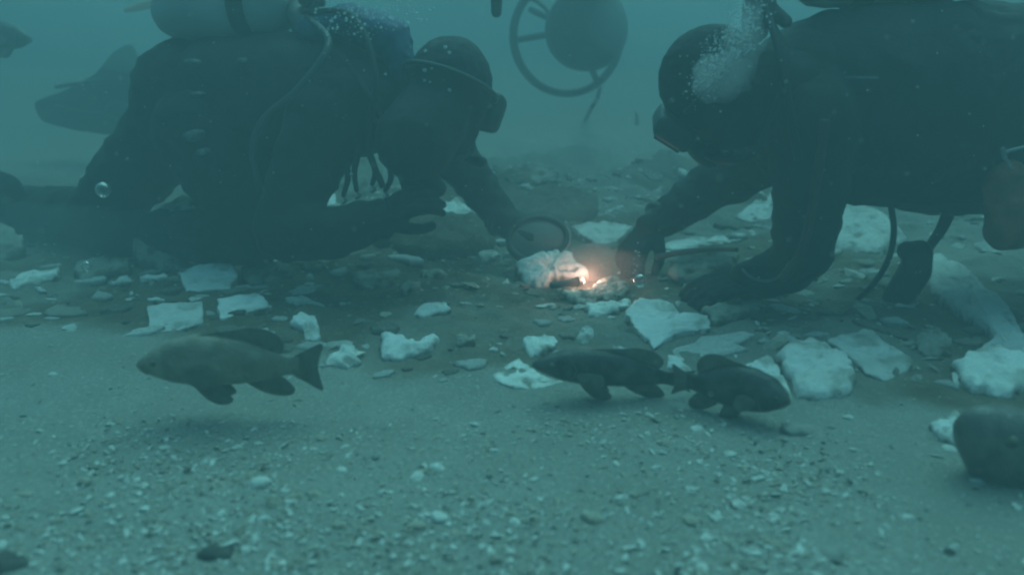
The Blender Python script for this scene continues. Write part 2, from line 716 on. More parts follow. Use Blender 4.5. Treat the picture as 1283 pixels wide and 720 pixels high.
def rbox(name, c, f, u, size, m, parent=None, bev=0.2):
    """bevelled box with its axes along f (depth), side (width), u (height)"""
    f, s, u = frame(f, u)
    bm = bmesh.new()
    mtx = Matrix.Translation(c) @ Matrix((f, s, u)).transposed().to_4x4() @ Matrix.Diagonal((size[0], size[1], size[2], 1))
    bmesh.ops.create_cube(bm, size=1.0, matrix=mtx)
    bmesh.ops.bevel(bm, geom=bm.edges[:], offset=min(size) * bev, segments=3, affect='EDGES', profile=0.5)
    return mesh_obj(name, bm, m, parent)


# ------------------------------------------------------------------ divers
def glove(parent, wrist, fwd, back, side=1, curl=0.5, scale=1.12, spread=0.16):
    """gloved hand: palm, four unequal bent fingers and a thumb. back = direction of the back of the hand"""
    f, s, u = frame(fwd, back)
    s = s * side
    bm = bmesh.new()
    W = Vector(wrist)

    def L(x, y, z):
        return W + (f * x + s * y + u * z) * scale
    k = scale
    add_chain(bm, [(L(-0.05, 0, 0), 0.034 * k), (L(0.0, 0, 0), 0.031 * k)])
    for y in (-0.026, -0.009, 0.009, 0.026):
        add_chain(bm, [(L(0.005, y * 0.75, 0), 0.018 * k), (L(0.082 - abs(y) * 0.2, y, 0.003), 0.0145 * k)])
    for y, ln, dc in ((-0.031, 0.060, 1.15), (-0.011, 0.073, 1.0), (0.0105, 0.078, 0.92), (0.031, 0.070, 0.85)):
        p = Vector((0.084 - abs(y) * 0.25, y, 0.003))
        a = 0.12
        pts = [(L(*p), 0.0125 * k)]
        for j, seg in enumerate((0.44, 0.32, 0.24)):
            a += curl * dc * (0.55, 0.75, 0.5)[j]
            p = p + Vector((math.cos(a), math.sin(spread) * (y / 0.03) * 0.6, -math.sin(a))) * ln * seg
            pts.append((L(*p), (0.0118, 0.0108, 0.0092)[j] * k))
        add_chain(bm, pts)
    add_chain(bm, [(L(0.012, 0.024, -0.006), 0.018 * k), (L(0.042, 0.052, -0.014), 0.0145 * k), (L(0.068, 0.062, -0.026), 0.0125 * k), (L(0.09, 0.060, -0.038), 0.0105 * k)])
    g = remesh(bm, 'glove', M['glove'], parent, 0.0045, 2, 0.0012, 40)
    bm = bmesh.new()
    add_lathe(bm, [(0, .036 * k), (.004, .041 * k), (.012, .042 * k), (.02, .041 * k), (.024, .037 * k)], W - f * 0.055 * k, f, 20)
    mesh_obj('cuff', bm, M['rubber'], g)
    return g


def head(root, C, f, u, k=1.0, reg_hose=None):
    f, s, u = frame(f, u)
    C = Vector(C)
    rot = Matrix((f, s, u)).transposed()

    def L(x, y, z):
        return C + (f * x + s * y + u * z) * k
    bm = bmesh.new()
    add_ball(bm, L(-0.012, 0, 0.02), (0.112 * k, 0.09 * k, 0.112 * k), 3, rot)
    add_ball(bm, L(0.02, 0, -0.05), (0.085 * k, 0.076 * k, 0.09 * k), 3, rot)
    add_chain(bm, [(L(-0.03, 0, -0.03), 0.082 * k), (L(-0.075, 0, -0.13), 0.088 * k)])
    for y in (-1, 1):
        add_ball(bm, L(-0.005, y * 0.084, -0.012), (0.028 * k, 0.012 * k, 0.034 * k), 2, rot)   # ears under the hood
    hood = remesh(bm, 'hood', M['suit'], root, 0.008, 4, 0.003, 22, 3)
    bm = bmesh.new()     # the face inside the hood opening
    add_ball(bm, L(0.040, 0, -0.012), (0.060 * k, 0.058 * k, 0.08 * k), 3, rot)
    add_ball(bm, L(0.10, 0, -0.005), (0.024 * k, 0.014 * k, 0.026 * k), 2, rot)
    add_ball(bm, L(0.088, 0, 0.03), (0.02 * k, 0.05 * k, 0.012 * k), 2, rot)
    add_ball(bm, L(0.09, 0, -0.05), (0.022 * k, 0.03 * k, 0.01 * k), 2, rot)
    add_ball(bm, L(0.082, 0, -0.082), (0.026 * k, 0.03 * k, 0.02 * k), 2, rot)
    face = remesh(bm, 'face', M['skin'], root, 0.006, 2)
    mask = rbox('mask', L(0.112, 0, 0.028), f, u, (0.055 * k, 0.165 * k, 0.092 * k), M['rubber'], root, 0.35)
    for y in (-1, 1):
        bm = bmesh.new()
        add_ball(bm, L(0.082, y * 0.032, 0.024), 0.013 * k, 2)
        mesh_obj('eye', bm, M['eye'], face)
        rbox('lens', L(0.1405, y * 0.037, 0.03), f, u, (0.006 * k, 0.062 * k, 0.062 * k), M['glass'], mask, 0.3)
    bm = bmesh.new()
    ringpts = [L(-0.012 + 0.122 * math.cos(a), 0.101 * math.sin(a), 0.03 + 0.012 * math.cos(a)) for a in [2 * math.pi * i / 28 for i in range(4, 25)]]
    add_tube(bm, ringpts, 0.0055 * k, 8, 2)
    mesh_obj('strap', bm, M['rubber'], mask)
    reg = lathe('regulator', [(0, .02 * k), (.01 * k, .034 * k), (.03 * k, .038 * k), (.042 * k, .034 * k), (.047 * k, .018 * k)], L(0.1, 0, -0.062), f, M['rubber'], root)
    bm = bmesh.new()
    for y in (-1, 1):
        add_chain(bm, [(L(0.12, 0, -0.075), 0.014 * k), (L(0.108, y * 0.05, -0.098), 0.013 * k), (L(0.085, y * 0.085, -0.1), 0.015 * k)])
    remesh(bm, 'exhaust_tee', M['rubber'], reg, 0.005, 2)
    if reg_hose:
        tube('hose', [L(0.12, 0.04 * reg_hose[1], -0.062)] + reg_hose[0], 0.0085, M['hose'], root)
    return L


def fin_part(root, outline, nrm, foot_a, foot_b):
    bm = bmesh.new()
    pts = [Vector(p) for p in outline]
    add_slab(bm, closed_spline(pts, 4), nrm, 0.012)
    fin = mesh_obj('fin', bm, M['fin'], root)
    bm = bmesh.new()
    add_chain(bm, [(foot_a, (0.055, 0.055, 0.05)), (foot_b, (0.05, 0.05, 0.035))])
    remesh(bm, 'foot_pocket', M['rubber'], fin, 0.01, 3)
    return fin


def tank(root, a, b, r, seg=32):
    a, b = Vector(a), Vector(b)
    d = (b - a).normalized()
    Ln = (b - a).length
    prof = [(0, .02), (.006, r * .4), (.025, r * .66), (.06, r * .87), (.11, r * .98), (.14, r), (Ln - .10, r), (Ln - .06, r * .93), (Ln - .03, r * .7), (Ln - .01, r * .38), (Ln, .024)]
    t = lathe('tank', prof, a, d, M['tank'], root, seg)
    lathe('valve', [(0, .02), (.03, .02), (.032, .028), (.06, .028), (.063, .015), (.085, .015)], b - d * .004, d, M['darksteel'], t, 16)
    u = d.cross(Vector((0, 1, 0))).normalized()
    lathe('valve_knob', [(0, .012), (.03, .012), (.032, .022), (.056, .022), (.058, .018)], b + d * 0.045 + Vector((0, -0.02, 0)), Vector((0, -1, 0.1)), M['rubber'], t, 14)
    for q in (0.62,):
        lathe('band', [(0, r + .001), (.001, r + .006), (.049, r + .006), (.05, r + .001)], a + d * Ln * q, d, M['vest'], t, seg)
    return t


# ---- left diver
px = 2.3
LD = empty('person', (P(290, 320, 2.35).x, 2.35, 0), 'person kneeling at left in a dark wetsuit, pale tank on back, reaching right', 'person', 'divers working on the seabed')
bm = bmesh.new()
mp = mpp(2.35)
pel, wai, che, sho, nec = P(238, 128, 2.48), P(305, 128, 2.43), P(375, 128, 2.38), P(440, 128, 2.34), P(498, 138, 2.28)
add_chain(bm, [(pel, (.165, .18, .185)), (wai, (.16, .17, .165)), (che, (.17, .20, .18)), (sho, (.14, .22, .155)), (nec, (.085, .09, .09))], 3)
add_chain(bm, [(nec, .08), (P(545, 125, 2.24), .085)], 3)
# near leg: thigh down to the knee, shin back and up
kn = P(318, 296, 2.28)
add_chain(bm, [(P(255, 165, 2.34), .14), (P(295, 232, 2.31), .125), (kn, .088), (P(232, 297, 2.42), .082), (P(150, 292, 2.56), .074), (P(70, 282, 2.70), .056), (P(25, 272, 2.76), .048)], 2)
# far leg: knee behind, shin along the sand
kf = P(120, 268, 2.72)
add_chain(bm, [(P(225, 150, 2.60), .14), (P(165, 220, 2.66), .125), (kf, .092), (P(50, 262, 2.85), .08), (P(-10, 250, 2.95), .052)], 2)
add_ball(bm, P(345, 190, 2.42), (.17, .16, .13), 3)
# near arm
add_chain(bm, [(P(410, 150, 2.20), .11), (P(375, 235, 2.12), .09), (P(355, 290, 2.06), .078), (P(415, 290, 2.02), .07), (P(478, 274, 2.02), .047)], 2)
# far arm
add_chain(bm, [(P(480, 150, 2.50), .10), (P(560, 190, 2.55), .08), (P(588, 218, 2.54), .067), (P(612, 252, 2.50), .058), (P(640, 284, 2.44), .044)], 2)
remesh(bm, 'body', M['suit'], LD, 0.012, 4, 0.010, 11, 1.7)
bm = bmesh.new()
add_chain(bm, [(P(285, 120, 2.44), (.168, .178, .172)), (che + Vector((0, 0, .006)), (.178, .208, .188)), (P(430, 124, 2.345), (.15, .205, .168))], 3)
remesh(bm, 'buoyancy_vest', M['vest'], LD, 0.014, 4, 0.008, 9, 5)
glove(LD, P(480, 272, 2.02), P(545, 236, 2.02) - P(480, 272, 2.02), (-.2, -.7, .6), 1, 0.75)
glove(LD, P(640, 284, 2.44), P(700, 306, 2.36) - P(640, 284, 2.44), (.1, -.25, 1), -1, 0.7)
Lh = head(LD, P(562, 124, 2.22), (0.30, 0.84, -0.46), (0.3, 0.35, 0.85), 1.22, ([P(560, 205, 2.08), P(505, 190, 2.1), P(455, 110, 2.14), P(400, 30, 2.3)], 1))
tk = tank(LD, P(196, 16, 2.5), P(372, 4, 2.42), 0.093)
bm = bmesh.new()
add_chain(bm, [(P(372, 6, 2.42), .03), (P(374, 24, 2.36), .034), (P(378, 38, 2.33), .026)])
remesh(bm, 'first_stage', M['darksteel'], LD, 0.006, 2)
tube('hose', [P(385, 20, 2.3), P(412, 55, 2.13), P(375, 110, 2.08), P(330, 150, 2.10), P(317, 190, 2.11), P(326, 240, 2.12)], 0.009, M['greyhose'], LD)
tube('hose', [P(380, 15, 2.3), P(440, 20, 2.2), P(470, 90, 2.08), P(462, 180, 2.05), P(480, 235, 2.02)], 0.008, M['hose'], LD)
tube('hose', [P(470, 150, 2.1), P(495, 205, 2.08), P(510, 250, 2.1), P(500, 268, 2.1)], 0.007, M['hose'], LD)
for a_, b_, c_ in (((448, 192), (444, 216), (447, 240)), ((462, 190), (470, 214), (466, 232)), ((432, 200), (436, 222), (430, 246)), ((486, 195), (490, 222), (482, 240))):
    st = tube('strap', [P(*a_, 2.14), P(*b_, 2.12), P(*c_, 2.12)], [.010, .006], M['vest'], LD, 8)
    tube('clip', [P(*c_, 2.12), P(c_[0] + 4, c_[1] + 5, 2.115), P(c_[0] - 1, c_[1] + 9, 2.115)], .004, M['steel'], st, 8)
# shoulder inflator bladder and chest straps (bluish)
bm = bmesh.new()
add_chain(bm, [(P(395, 40, 2.36), (.05, .10, .045)), (P(440, 30, 2.33), (.06, .12, .055)), (P(495, 50, 2.29), (.045, .09, .06)), (P(505, 85, 2.26), (.035, .08, .05))], 2)
remesh(bm, 'shoulder_bladder', M['blue'], LD, 0.01, 3, 0.006, 20)
bm = bmesh.new()
add_chain(bm, [(P(505, 200, 2.14), .035), (P(530, 218, 2.12), .03), (P(548, 236, 2.12), .026)])
add_chain(bm, [(P(515, 190, 2.16), .03), (P(512, 235, 2.15), .022)])
remesh(bm, 'gauge_console', M['rubber'], LD, 0.006, 2)
for q in ((241, 78, 13, 6, 2.265), (247, 118, 10, 5, 2.24), (244, 170, 16, 11, 2.185), (254, 190, 9, 6, 2.18), (305, 76, 6, 5, 2.25)):
    c = P(q[0], q[1], q[4] - .02)
    w_, h_ = q[2] * mp, q[3] * mp
    bm = bmesh.new()
    out = [c + Vector((w_ * .6 * math.cos(a) * (1 + .2 * math.sin(3 * a + q[0])), 0, h_ * .6 * math.sin(a))) for a in [2 * math.pi * i / 12 for i in range(12)]]
    add_slab(bm, out, (0, 1, 0), 0.05)
    mesh_obj('patch', bm, M['patch'], LD)
fo = [P(x, y, 3.0) for x, y in ((0, 240), (-60, 215), (-170, 200), (-190, 262), (-60, 285), (0, 268))]
fin_part(LD, fo, (0, 1, 0.1), P(-8, 250, 2.95), P(-60, 248, 3.0))
fo = [P(x, y, Y) for x, y, Y in ((28, 232, 2.8), (0, 214, 2.82), (-60, 205, 2.85), (-150, 215, 2.9), (-165, 275, 2.9), (-60, 300, 2.85), (10, 300, 2.8), (34, 278, 2.8))]
fin_part(LD, fo, (0, 1, 0.1), P(10, 262, 2.8), P(-50, 255, 2.84))

# fin of somebody beyond, dim in the haze
FN = empty('swim_fin', P(120, 130, 4.7), 'dim dark swim fin in the haze behind the left diver legs', 'fin')
fo = [P(x, y, Y) for x, y, Y in ((196, 150, 4.6), (182, 100, 4.6), (166, 56, 4.65), (142, 66, 4.68), (120, 92, 4.7), (84, 112, 4.75), (44, 128, 4.8), (54, 152, 4.8), (100, 164, 4.75), (160, 170, 4.65))]
bm = bmesh.new()
add_slab(bm, [q.lerp(fo[i].lerp(fo[(i + 1) % len(fo)], k / 4), .45) for i in range(len(fo)) for k, q in enumerate(closed_spline(fo, 4)[i * 4:i * 4 + 4])], (0.15, 1, 0.05), 0.016)
mesh_obj('blade', bm, M['fin'], FN)
bm = bmesh.new()
add_chain(bm, [(P(240, 162, 4.6), .09), (P(190, 150, 4.6), (.085, .085, .08)), (P(150, 138, 4.66), (.08, .08, .05))])
remesh(bm, 'foot_pocket', M['rubber'], FN, 0.014, 3)
for yy in (88, 150):
    tube('rib', [P(168, (yy + 115) / 2, 4.61), P(120, (yy * 2 + 130) / 3, 4.67), P(70, 122 + (yy - 120) * .4, 4.74)], .012, M['rubber'], FN, 8)

# ---- right diver
RD = empty('person', (P(1150, 350, 2.05).x, 2.05, 0), 'person stretched level at right in a dark wetsuit, near arm propped on the seabed', 'person', 'divers working on the seabed')
bm = bmesh.new()
sh, ch, be, pe = P(1010, 130, 2.05), P(1085, 134, 2.05), P(1185, 138, 2.07), P(1300, 142, 2.1)
add_chain(bm, [(sh, (.16, .21, .20)), (ch, (.2, .23, .235)), (be, (.22, .22, .262)), (pe, (.22, .2, .258))], 3)
add_chain(bm, [(sh, .15), (P(950, 120, 2.0), .10), (P(905, 110, 1.97), .085)], 3)
add_chain(bm, [(P(1320, 165, 1.98), .15), (P(1440, 215, 1.98), .125), (P(1530, 275, 2.0), .09), (P(1640, 215, 2.1), .085), (P(1740, 170, 2.2), .055)], 2)
add_chain(bm, [(P(1320, 165, 2.22), .15), (P(1440, 205, 2.28), .125), (P(1540, 240, 2.3), .09), (P(1640, 205, 2.35), .085), (P(1740, 150, 2.4), .055)], 2)
# far arm
add_chain(bm, [(P(970, 185, 2.25), .10), (P(915, 222, 2.33), .078), (P(893, 232, 2.34), .072), (P(855, 258, 2.33), .06), (P(815, 286, 2.3), .046)], 2)
# near arm
add_chain(bm, [(P(1016, 150, 1.90), .115), (P(1016, 235, 1.87), .085), (P(1006, 318, 1.90), .072), (P(985, 340, 1.93), .062), (P(938, 350, 1.96), .048)], 2)
remesh(bm, 'body', M['suit'], RD, 0.012, 4, 0.010, 11, 8.1)
bm = bmesh.new()
add_chain(bm, [(P(1030, 128, 2.05), (.165, .215, .215)), (ch, (.205, .238, .243)), (P(1150, 134, 2.06), (.2, .228, .252))], 3)
remesh(bm, 'buoyancy_vest', M['vest'], RD, 0.014, 4, 0.008, 9, 2)
Lh2 = head(RD, P(897, 112, 1.96), (-0.50, 0.18, -0.85), (-0.80, 0.05, 0.58), 1.12, ([P(905, 200, 1.86), P(950, 185, 1.8), P(985, 80, 1.85), P(955, 10, 2.0)], -1))
glove(RD, P(938, 350, 1.96), P(880, 366, 1.97) - P(938, 350, 1.96), (-.1, -.45, 1), 1, 0.45, 1.25)
glove(RD, P(815, 286, 2.3), P(786, 325, 2.24) - P(815, 286, 2.3), (-.5, -.5, .5), -1, 0.8, 1.2)
tank(RD, P(1250, -52, 2.08), P(985, -38, 2.05), 0.093)
bm = bmesh.new()
add_chain(bm, [(P(962, -30, 2.0), .035), (P(950, 8, 1.97), .038), (P(946, 38, 1.95), .032)])
add_chain(bm, [(P(962, 10, 1.97), .02), (P(985, 28, 1.95), .016)])
remesh(bm, 'first_stage', M['darksteel'], RD, 0.006, 2)
tube('hose', [P(958, 5, 1.95), P(975, 60, 1.84), P(990, 140, 1.78), P(1000, 200, 1.78)], 0.009, M['hose'], RD)
tube('stripe', [P(1034, 150, 1.765), P(1026, 210, 1.775), P(1016, 270, 1.80), P(1003, 318, 1.815), P(980, 350, 1.855)], 0.012, M['stripe'], RD, 8)
tube('wrist_lanyard', [P(930, 337, 1.93), P(941, 347, 1.895), P(960, 352, 1.87), P(978, 345, 1.85), P(990, 328, 1.83)], 0.0035, M['patch'], RD, 8)
tube('hose', [P(1116, 255, 1.98), P(1120, 290, 1.97), P(1113, 325, 1.98), P(1095, 355, 2.0), P(1070, 380, 2.04)], 0.0075, M['hose'], RD)
# hanging console on a strap below the belly
tube('strap', [P(1188, 268, 2.0), P(1180, 286, 2.0), P(1168, 304, 2.0), P(1158, 318, 2.0)], [0.016, 0.01], M['hose'], RD)
bm = bmesh.new()
add_chain(bm, [(P(1136, 314, 2.0), .026), (P(1150, 318, 2.0), .03)])
add_chain(bm, [(P(1152, 316, 2.0), .034), (P(1146, 340, 2.0), .042), (P(1132, 362, 2.0), .04), (P(1122, 372, 2.02), .034)])
remesh(bm, 'gauge_console', M['rubber'], RD, 0.007, 3)
# thigh pouch at the frame edge with a pale clip
bm = bmesh.new()
add_chain(bm, [(P(1262, 235, 1.86), (.05, .05, .07)), (P(1268, 270, 1.84), (.055, .055, .07)), (P(1252, 296, 1.83), (.032, .04, .03)), (P(1292, 285, 1.86), (.06, .05, .05))], 2)
pouch = remesh(bm, 'pouch', M['rust'], RD, 0.009, 3, 0.006, 18)
pouch['label'] = 'rusty brown pouch at the hip'
tube('clip', [P(1285, 184, 1.74), P(1262, 190, 1.74), P(1260, 198, 1.74), P(1268, 212, 1.74)], 0.0035, M['steel'], pouch, 8)
tube('clip', [P(1262, 192, 1.74), P(1256, 186, 1.74), P(1258, 200, 1.735)], 0.003, M['steel'], pouch, 8)
bm = bmesh.new()
add_slab(bm, [P(1060, y, 1.80) + Vector((x * .001, 0, 0)) for x, y in ((0, 96), (70, 96), (70, 99), (0, 99))], (0, 1, 0), .01)
mesh_obj('seam', bm, M['patch'], RD)
fo = [P(x, y, 2.25) for x, y in ((1740, 140), (1830, 110), (1950, 100), (1960, 200), (1840, 205), (1740, 190))]
fin_part(RD, fo, (0, 1, 0.1), P(1740, 168, 2.22), P(1800, 160, 2.25))
fo = [P(x, y, 2.45) for x, y in ((1740, 125), (1830, 95), (1950, 85), (1960, 185), (1840, 190), (1740, 170))]
fin_part(RD, fo, (0, 1, 0.1), P(1740, 150, 2.42), P(1800, 145, 2.45))


# ------------------------------------------------------------------ fish
def fish(name, label, nose, tailp, up, hh, width, m, tail_spread=.5, fins=None, group='fish around the divers', prof=None):
    """nose, tailp: world points of mouth and tail tip. hh: body half height / length"""
    nose, tailp = Vector(nose), Vector(tailp)
    root = empty(name, ((nose + tailp) / 2), label, 'fish', group)
    f, s, u = frame(nose - tailp, up)
    Ln = (nose - tailp).length

    def L(t, y, z):            # t: 0 nose .. 1 tail tip, in lengths
        return nose - f * t * Ln + s * y * Ln + u * z * Ln
    prof = prof or [(0, .012, -.012), (.03, .045, -.035), (.09, .10, -.07), (.18, .155, -.105), (.30, .19, -.125), (.42, .195, -.125), (.55, .175, -.115), (.66, .13, -.095), (.75, .085, -.07), (.82, .062, -.055), (.87, .065, -.06)]
    sc = hh / .16
    bm = bmesh.new()
    seg = 20
    rings = []
    N = 40
    ts = [p[0] for p in prof]
    for i in range(N + 1):
        t = prof[-1][0] * i / N
        top = np.interp(t, ts, [p[1] for p in prof]) * sc
        bot = np.interp(t, ts, [p[2] for p in prof]) * sc
        mid, h = (top + bot) / 2, (top - bot) / 2
        w = width * (max(0.02, math.sin(math.pi * min(1, (t / .87)) ** .62)) ** .8) * .5
        w = max(w, .012)
        ring = []
        for k in range(seg):
            a = 2 * math.pi * k / seg
            ring.append(bm.verts.new(L(t, w * math.copysign(abs(math.cos(a)) ** .9, math.cos(a)), mid + h * math.sin(a))))
        rings.append(ring)
    for a, b in zip(rings[:-1], rings[1:]):
        for k in range(seg):
            bm.faces.new((a[k], b[k], b[(k + 1) % seg], a[(k + 1) % seg]))
    bm.faces.new(rings[0])
    bm.faces.new(rings[-1][::-1])
    bmesh.ops.recalc_face_normals(bm, faces=bm.faces[:])
    bd = mesh_obj('body', bm, m, root)
    bm = bmesh.new()       # jaw line
    add_tube(bm, [L(.0, 0, -.012 * sc), L(.03, width * .18, -.02 * sc), L(.07, width * .27, -.035 * sc)], .0022, 6)
    add_tube(bm, [L(.0, 0, -.012 * sc), L(.03, -width * .18, -.02 * sc), L(.07, -width * .27, -.035 * sc)], .0022, 6)
    mesh_obj('mouth', bm, M['fishfin'], bd)
    for y in (-1, 1):
        bm = bmesh.new()
        add_ball(bm, L(.105, y * width * .36, .045 * sc), .019 * Ln, 2)
        ey = mesh_obj('eye', bm, M['iris'], root)
        bm = bmesh.new()
        add_ball(bm, L(.103, y * (width * .36 + .011), .046 * sc), .0115 * Ln, 2)
        mesh_obj('pupil', bm, M['eye'], ey)
        bm = bmesh.new()     # gill cover edge
        add_tube(bm, [L(.215, y * width * .40, .10 * sc), L(.245, y * width * .485, .03 * sc), L(.225, y * width * .42, -.06 * sc)], .0025, 6)
        mesh_obj('gill_cover', bm, m, bd)

    def finm(nm, outline, y=0., tilt=0., th=.0055):
        bm = bmesh.new()
        pts = closed_spline([L(t, y + tilt * abs(z - outline[0][1]), z * sc) for t, z in outline], 4)
        add_slab(bm, pts, s, th * Ln, .3)
        mesh_obj(nm, bm, M['fishfin'], root)
    fins = fins or {}
    finm('dorsal_fin', fins.get('dorsal', [(.28, .17), (.38, .205), (.50, .225), (.62, .25), (.73, .225), (.79, .15), (.76, .07), (.66, .09), (.5, .14)]))
    ts_ = tail_spread
    finm('tail_fin', fins.get('tail', [(.83, .05), (.91, .12 * ts_ * 2), (1.0, .17 * ts_ * 2), (.985, .06), (.975, 0), (.985, -.07), (1.0, -.18 * ts_ * 2), (.91, -.12 * ts_ * 2), (.83, -.05)]))
    finm('anal_fin', fins.get('anal', [(.56, -.09), (.66, -.17), (.76, -.2), (.83, -.19), (.84, -.14), (.76, -.06), (.66, -.06)]))
    for y in (-1, 1):
        finm('pelvic_fin', fins.get('pelvic', [(.30, -.10), (.37, -.20), (.45, -.235), (.51, -.21), (.48, -.15), (.42, -.10)]), y * width * .2, y * .1)
        finm('pectoral_fin', fins.get('pectoral', [(.26, 0), (.33, .04), (.41, .02), (.43, -.05), (.37, -.08), (.29, -.05)]), y * (width * .5), y * .5)
    return root


fish('brown_fish', 'large mottled brown fish swimming left above bare sand below the two rectangular blocks', P(172, 456, 1.33), P(404, 459, 1.37), (0, -.10, 1), .152, .19, M['fishA'], .45)
fish('dark_fish', 'slim dark fish facing left, nosing at the forked pale stone', P(667, 456, 1.42), P(868, 477, 1.45), (0, -.1, 1), .115, .16, M['fishB'], .30)
fish('dark_fish', 'stout blackish fish nosing down right against the pitted pale boulder', P(990, 503, 1.32), P(842, 474, 1.42), (.0, -.1, 1), .2, .24, M['fishB'], .34,
     fins={'pelvic': [(.36, -.10), (.42, -.17), (.50, -.21), (.56, -.19), (.53, -.12), (.46, -.10)]})
fish('dark_fish', 'dark fish cut off by the right edge, beside the small pale ring of stone', P(1211, 518, 1.14), P(1415, 750, 1.22), (0.6, -.15, 1), .135, .17, M['fishC'], .45,
     prof=[(0, .02, -.03), (.02, .055, -.06), (.06, .10, -.085), (.12, .14, -.105), (.22, .18, -.125), (.40, .195, -.13), (.55, .175, -.12), (.66, .13, -.10), (.75, .085, -.07), (.82, .062, -.055), (.87, .065, -.06)])


# ------------------------------------------------------------------ stones
def stone(name, label, outline, m, tilt=10, dome=.02, rough=.006, cat='stone', group=None, sharp=False, lift=0.0, seed=None, skirt=True, raise_=0.005):
    """solid rock: the photo outline laid on a plane tilted up from the seabed, domed, its flanks running down into the ground"""
    cx = sum(p[0] for p in outline) / len(outline)
    by = max(p[1] for p in outline)
    base = G(cx, by)
    tt = math.tan(R(tilt))
    o0 = Vector((0, 0, CAMZ))

    def on_plane(a, b):
        d = ray(a, b)
        # z = base.z + raise + lift + tt*(y-base.y)
        k = (base.z + raise_ + lift - CAMZ - tt * base.y) / (d.z - tt * d.y)
        return o0 + d * k
    poly = [on_plane(a, b) for a, b in outline]
    L_ = len(poly)
    pts = []
    sm = closed_spline(poly, 7)
    for i in range(L_):
        for k in range(7):
            t = k / 7
            pts.append(sm[i * 7 + k].lerp(poly[i].lerp(poly[(i + 1) % L_], t), 1.0 if sharp else .45))
    c = sum(pts, Vector()) / len(pts)
    sd_ = seed if seed is not None else outline[0][0] * .37
    n = len(pts)
    size = max((p - c).length for p in pts)
    bm = bmesh.new()
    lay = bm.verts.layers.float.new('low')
    rings = []
    prof = [(1.0, 0.0), (.955, .6), (.86, .86), (.72, .93), (.56, .97), (.4, 1.0), (.25, 1.0), (.12, 1.0)]
    if sharp:
        prof = [(1.0, 0.0), (.97, .75), (.86, .95), (.72, 1.0), (.56, 1.0), (.4, 1.0), (.25, 1.0), (.12, 1.0)]
    dm = min(dome, size * .35)
    for sC, h in prof:
        ring = []
        for i, p in enumerate(pts):
            q = c + (p - c) * sC
            e = mnoise.noise(Vector((q.x * 22 + sd_, q.y * 22, q.z * 22)))
            e2 = mnoise.noise(Vector((q.x * 60 + sd_, q.y * 60, q.z * 60)))
            e3 = mnoise.noise(Vector((p.x * 34 + sd_, p.y * 34, 4)))
            e4 = mnoise.noise(Vector((p.x * 90 + sd_, p.y * 90, 9)))
            q = q + (p - c).normalized() * (.45 if sharp else .75) * sC * (.017 * e3 + .013 * e4) * min(1, size / .06)
            pit = max(0.0, mnoise.noise(Vector((q.x * 38 + sd_, q.y * 38, 17))) - .28)
            q = q + Vector((0, 0, h * dm + (rough * (e + .6 * e2 + .35 * mnoise.noise(Vector((q.x * 130, q.y * 130, sd_)))) - pit * .05 if sC < .99 else 0)))
            ring.append(bm.verts.new(q))
        rings.append(ring)
    low = []
    for i, p in enumerate(pts):
        q = rings[0][i].co
        g = hz(q.x, q.y) - .035
        q2 = c + (q - c) * (1.03 if skirt else .85)
        low.append(bm.verts.new(Vector((q2.x, q2.y, min(g, q.z - .02)))))
    rings.insert(0, low)
    for a, b in zip(rings[:-1], rings[1:]):
        for k in range(n):
            bm.faces.new((a[k], a[(k + 1) % n], b[(k + 1) % n], b[k]))
    top = bm.verts.new(c + Vector((0, 0, dm)))
    for k in range(n):
        bm.faces.new((rings[-1][k], rings[-1][(k + 1) % n], top))
    bm.faces.new(low[::-1])
    bmesh.ops.recalc_face_normals(bm, faces=bm.faces[:])
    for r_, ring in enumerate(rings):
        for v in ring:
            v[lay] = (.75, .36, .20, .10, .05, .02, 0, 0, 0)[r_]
    o = mesh_obj(name, bm, m)
    # origin at the base
    loc = Vector((c.x, c.y, hz(c.x, c.y)))
    o.data.transform(Matrix.Translation(-loc))
    o.location = loc
    return tag(o, label, cat, group)


